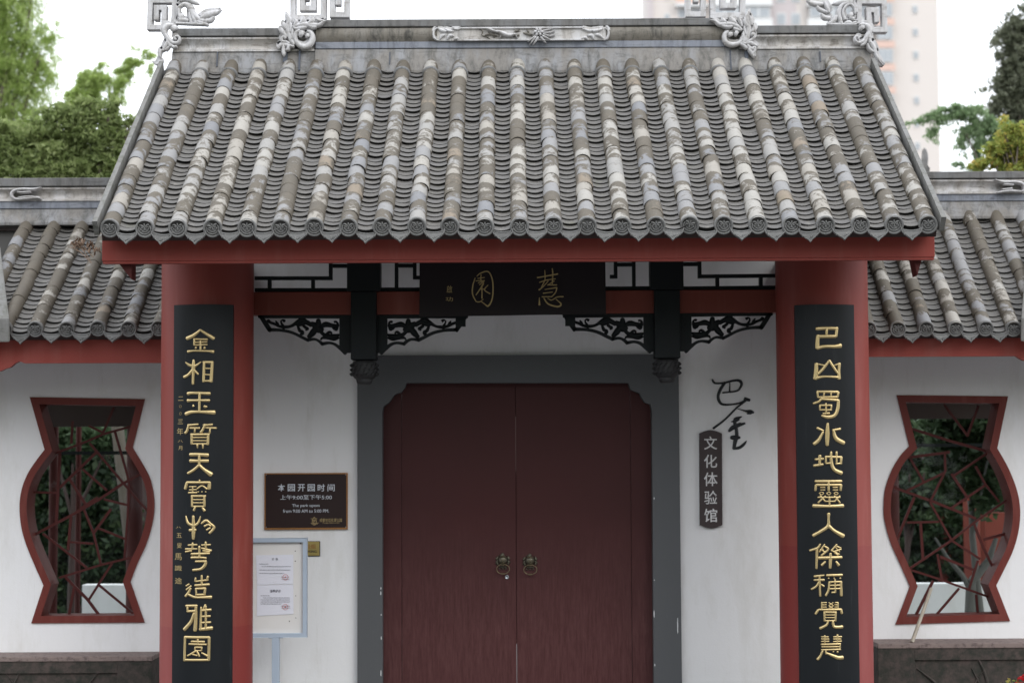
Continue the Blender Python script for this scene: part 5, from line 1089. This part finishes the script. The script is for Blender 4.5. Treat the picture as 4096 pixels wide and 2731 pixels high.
# ------------------------------------------------------------------ courtyard seen through the vase windows
cw = MB(); YCW = 7.0; zl = P(300, 2339, YCW).z; zrr = P(3800, 2333, YCW).z; xl0 = P(328, 2400, YCW).x
cw.box(xl0, -1.9, YCW, YCW + .2, -.35, zl); cw.build('courtyard_parapet', M['wall'], label='low white parapet in the courtyard seen through the left window', cat='parapet', group='white parapets in the courtyard')
cw = MB(); cw.box(2.2, 6.5, YCW, YCW + .2, -.35, zrr); cw.build('courtyard_parapet', M['wall'], label='low white parapet in the courtyard seen through the right window', cat='parapet', group='white parapets in the courtyard')
def beam_at(label, px, y_bot, s_):
    z = P(px, y_bot, 4.9).z; root = thing('corridor_canopy', label, 'canopy'); mb = MB(); x0, x1 = sorted((1.5*s_, 6.8*s_))
    mb.box(x0, x1, 4.85, 5.0, z, z + .5); mb.build('beam', M['soffit'], root)
    mb = MB(); mb.box(x0, x1, 4.3, 5.5, z + .5, z + .56); mb.build('roof_deck', M['soffit'], root)
    zr_ = z - (.245); mb = MB(); mb.box(x0, x1, 4.90, 4.93, zr_, zr_ + .03); mb.build('tie_rail', M['black'], root)
    for q in range(4):
        x = (1.75 + q*1.55)*s_; mb = MB(); mb.lathe((x, 4.925, -.35), [(.07, 0), (.07, z + .35)], 16); mb.build('post', M['bar'], root)
    return root
beam_at('dark corridor canopy behind the left vase window', 250, 1706, -1); beam_at('dark corridor canopy behind the right vase window', 3800, 1674, 1)
for px, wd, y0 in ((213, 36, 5.6), (312, 22, 6.0)):
    x = P(px, 2100, y0).x; mb = MB(); mb.lathe((x, y0, -.35), [(wd/2*mpp(y0), 0), (wd/2*mpp(y0), 2.6)], 16); mb.build('red_post', M['bar'], label='%s red post in the courtyard behind the left window' % ('nearer and thicker' if wd > 30 else 'farther and thinner'), cat='post')
mb = MB(); a = P(3940, 2050, 8.6); c = P(4110, 2230, 8.6); mb.box(a.x, a.x + 3.5, 8.6, 8.8, -.35, a.z); mb.build('red_wall', M['red_dark'], label='red courtyard wall glimpsed through the right vase window', cat='wall')
def bush(label, Y, clumps, n, size, mat, seed, tr=.05, cat='shrub', name='courtyard_shrub', bark='soffit', bpx=None, shell=.5, **k):
    return tree(name, label, cat, Y, bpx or clumps[0][0], clumps, n, size, mat, seed, bark=bark, tr=tr, group='shrubs in the courtyard', shell=shell, depth=.6, limbs=2, **k)
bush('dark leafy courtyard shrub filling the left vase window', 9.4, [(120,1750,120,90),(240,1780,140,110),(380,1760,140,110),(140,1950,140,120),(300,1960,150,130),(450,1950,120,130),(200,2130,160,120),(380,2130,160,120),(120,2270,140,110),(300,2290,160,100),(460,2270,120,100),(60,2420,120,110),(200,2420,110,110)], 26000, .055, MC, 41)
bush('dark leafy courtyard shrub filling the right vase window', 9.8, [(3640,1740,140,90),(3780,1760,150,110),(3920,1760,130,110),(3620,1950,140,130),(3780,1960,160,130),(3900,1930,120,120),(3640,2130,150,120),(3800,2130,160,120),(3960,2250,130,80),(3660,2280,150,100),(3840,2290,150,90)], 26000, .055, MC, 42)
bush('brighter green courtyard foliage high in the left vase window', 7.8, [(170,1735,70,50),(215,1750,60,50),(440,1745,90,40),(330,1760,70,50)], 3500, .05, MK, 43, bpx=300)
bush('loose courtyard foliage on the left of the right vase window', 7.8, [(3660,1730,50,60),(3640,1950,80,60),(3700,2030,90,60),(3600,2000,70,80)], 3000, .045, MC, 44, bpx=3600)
tree('courtyard_tree', 'pale trunked courtyard tree seen through the right vase window', 'tree', 5.9, 3885, [(3830,1700,130,80),(3900,1800,110,110),(3850,1900,110,90),(3940,1960,70,90),(3780,1820,90,80),(3960,1740,90,90)], 9000, .045, MK, 45, bark='palebark', tr=.05, depth=.6, limbs=3)
mb = MB(); q0 = P(3885, 2480, 5.9); q0.z = -.35; q1 = P(3885, 2330, 5.9); q2 = P(3790, 2230, 5.9); q3 = P(3955, 2240, 5.9); q4 = P(3985, 2150, 5.9); q5 = P(3740, 2150, 5.9)
mb.tube([q0, P(3882, 2450, 5.9), q1], [.06, .055, .05], 10); mb.tube([P(3884, 2360, 5.9), P(3850, 2300, 5.9), q2, q5], [.03, .024, .018, .01], 8); mb.tube([q1, q3, q4], [.045, .035, .02], 8)
tk = bpy.data.objects['courtyard_tree']; mb.build('forked_trunk', M['palebark'], tk)
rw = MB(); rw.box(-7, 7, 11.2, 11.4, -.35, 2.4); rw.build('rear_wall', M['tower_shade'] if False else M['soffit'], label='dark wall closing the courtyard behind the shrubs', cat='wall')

# red flowers at the lower right corner
fp = thing('flowering_plant', 'red flowers with green leaves at the bottom right corner before the stone plinth', 'flowers')
r8 = random.Random(5); mb = MB(); fl = []
for i, (px, py) in enumerate([(4082, 2722), (4100, 2712), (4066, 2745), (4110, 2740), (4090, 2752), (4130, 2720), (4050, 2775)]):
    p = P(px, py, 1.35); fl.append(p); mb.tube([(p.x + .02, 1.38, -.35), (p.x + .01, 1.36, (p.z - .35)/2), p], .004, 6)
mb.build('stem', M['stemgreen'] if 'stemgreen' in M else MM, fp)
for p in fl:
    mb = MB()
    for k in range(34):
        a = r8.uniform(0, 6.28); e = r8.uniform(-.6, 1.5); d = Vector((math.cos(a)*math.cos(e), math.sin(a)*math.cos(e), math.sin(e))); u = d.cross(Vector((r8.random(), r8.random(), 1))).normalized(); v = d.cross(u); h = r8.uniform(.010, .018)
        c = p + d*.012; mb.add([c - u*h*.5, c + d*h + u*h*.6 + v*.003, c + d*h*1.25, c + d*h - u*h*.6 - v*.003], [(0,1,2,3)], True)
    mb.build('flower', M['petal'], fp, fix=False)
leaf_cloud('leaves', [(P(4040, 2735, 1.38), (.05, .04, .015)), (P(4090, 2790, 1.38), (.10, .06, .06))], 160, .018, MY, fp, 51)

# ================================================================== BUILDINGS BEHIND
# pavilion roof tip behind the right wall
pv = thing('garden_pavilion', 'grey leaf shaped roof finial of a pavilion behind the right wall ridge', 'pavilion'); Yv_ = 9.0; a = P(3690, 690, Yv_)
mb = MB(); mb.xprism([(Yv_ - 1.2, a.z - .9), (Yv_, a.z - .16), (Yv_ + .1, a.z - .16), (Yv_ + 1.3, a.z - .9)], a.x - .1, a.x + 3.0); mb.build('roof', M['ridge'], pv)
mb = MB(); mb.box(a.x, a.x + 2.9, Yv_ - .06, Yv_ + .12, a.z - .17, a.z - .05); mb.build('ridge_beam', M['ridge'], pv)
c3 = mk(2696, 0, 1.6786); mb = MB(); mb.prism([pts_xz(c3, [(1640,1165),(1645,1130),(1662,1095),(1672,1050),(1680,1000),(1690,1008),(1700,1035),(1706,1070),(1702,1110),(1716,1130),(1712,1165)], Yv_)], Yv_, Yv_ + .08); mb.build('finial', M['ridge'], pv, bevel=.01)
for dx in (.3, 2.6):
    for dy in (-.7, .7): mb = MB(); mb.lathe((a.x + dx, Yv_ + dy, -.35), [(.09, 0), (.09, a.z - .3)], 14); mb.build('post', M['red_dark'], pv)
# apartment tower
tw = thing('apartment_tower', 'tall pale pink apartment tower with orange banded balconies beyond the roof', 'tower'); YT = 240.0
tp = lambda px, py=400: P(px, py, YT)
km = mpp(YT); z_of = lambda py: P(3000, py, YT).z; ST = 92*km; zt_ = z_of(-900)
T = mk(2560, 0, 1.8968)
xA, xB, xC_, xD = tp(2603).x, tp(3320).x, tp(3555).x, tp(3738).x
def tbox(n, x0, x1, y0, y1, z0, z1, m, par=tw): mb = MB(); mb.box(x0, x1, y0, y1, z0, z1); return mb.build(n, M[m], par)
body = tbox('tower_body', xA, xD, YT, YT + 16, -.3, zt_, 'tower'); tbox('corner_pier', xA - .4, xA + 14*km, YT - .5, YT, -.3, zt_, 'tower_shade'); tbox('bay_wall', tp(2985).x, tp(3190).x, YT - .05, YT + .0, -.3, zt_, 'tower_shade')
tbox('side_wing', xC_, xD + .2, YT - 2.2, YT - .01, -.3, zt_, 'tower')
z0 = z_of(70)      # sill line of a visible storey
for k in range(-2, 9):
    zs = z0 - k*ST
    def win(x0, x1, dz0, dz1, y=YT, nm='window', mu=1, fr='tower_white'):
        mb = MB(); mb.box(x0, x1, y - .12, y + .05, zs + dz0, zs + dz1); w_ = mb.build(nm, M[fr], tw); n = mu
        for i in range(n):
            a0 = x0 + (x1-x0)*(i + .08)/n; a1 = x0 + (x1-x0)*(i + .92)/n; mb = MB(); mb.box(a0, a1, y - .16, y - .13, zs + dz0 + .12, zs + dz1 - .12); mb.build('window_pane', M['tower_glass'], w_)
    win(tp(3642).x, tp(3662).x, -.1, .95, YT - 2.2)
    if k > 5: continue
    if k < 3:
        win(tp(2662).x, tp(2682).x, -.6, .5)
        win(tp(3110).x, tp(3148).x, -1.1, .5); win(tp(3168).x, tp(3206).x, -1.1, .5)
        for xa_, xb_ in ((2705, 2830), (2845, 3090), (3230, 3480)):
            xa, xb = tp(xa_).x, tp(xb_).x
            mb = MB(); mb.box(xa, xb, YT - 1.3, YT - .001, zs - 1.75, zs - 1.35); bal = mb.build('balcony', M['tower_white'], tw)
            mb = MB(); mb.box(xa, xb, YT - 1.25, YT - 1.15, zs - 1.345, zs - .45); mb.build('balcony_front', M['tower_white'] if xa_ != 2705 else M['tower_orange'], bal)
            win(xa + .3, xb - .3, -.3, 1.1, YT - .9 if xa_ != 2705 else YT, mu=5 if xb_ - xa_ > 200 else 2)
    xa, xb = tp(3488).x, tp(3560).x
    mb = MB(); mb.box(xa, xb, YT - 3.4, YT - .01, zs - 1.6, zs - 1.2); bal = mb.build('balcony', M['tower_white'], tw); mb = MB(); mb.box(xa - .1, xb + .1, YT - 3.5, YT - 3.35, zs - 1.9, zs - 1.0); mb.build('orange_band', M['tower_orange'], bal)
    win(xa + .2, xb - .2, -.8, 1.0, YT - 3.3, mu=3)

# unseen belt of park trees, added behind the camera to block low sky light
R9 = random.Random(77); belt = []
for i in range(46):
    an = rad(-78 + 156*i/45 + R9.uniform(-1.5, 1.5)); dd = R9.uniform(26, 34); hh = R9.uniform(7, 12)
    belt.append((Vector((math.sin(an)*dd, -12 - math.cos(an)*dd, hh*.5)), (R9.uniform(2.2, 3.6), R9.uniform(2, 3), hh*.5)))
tb = leaf_cloud('sky_blocking_trees', belt, 26000, .50, MM, None, 78, 1.8, 0, .6); tag(tb, 'unseen belt of leafy park trees added behind the camera to block low sky light', None, None, 'stuff')
# ------------------------------------------------------------------ a few loose details
bpy.context.view_layer.update()
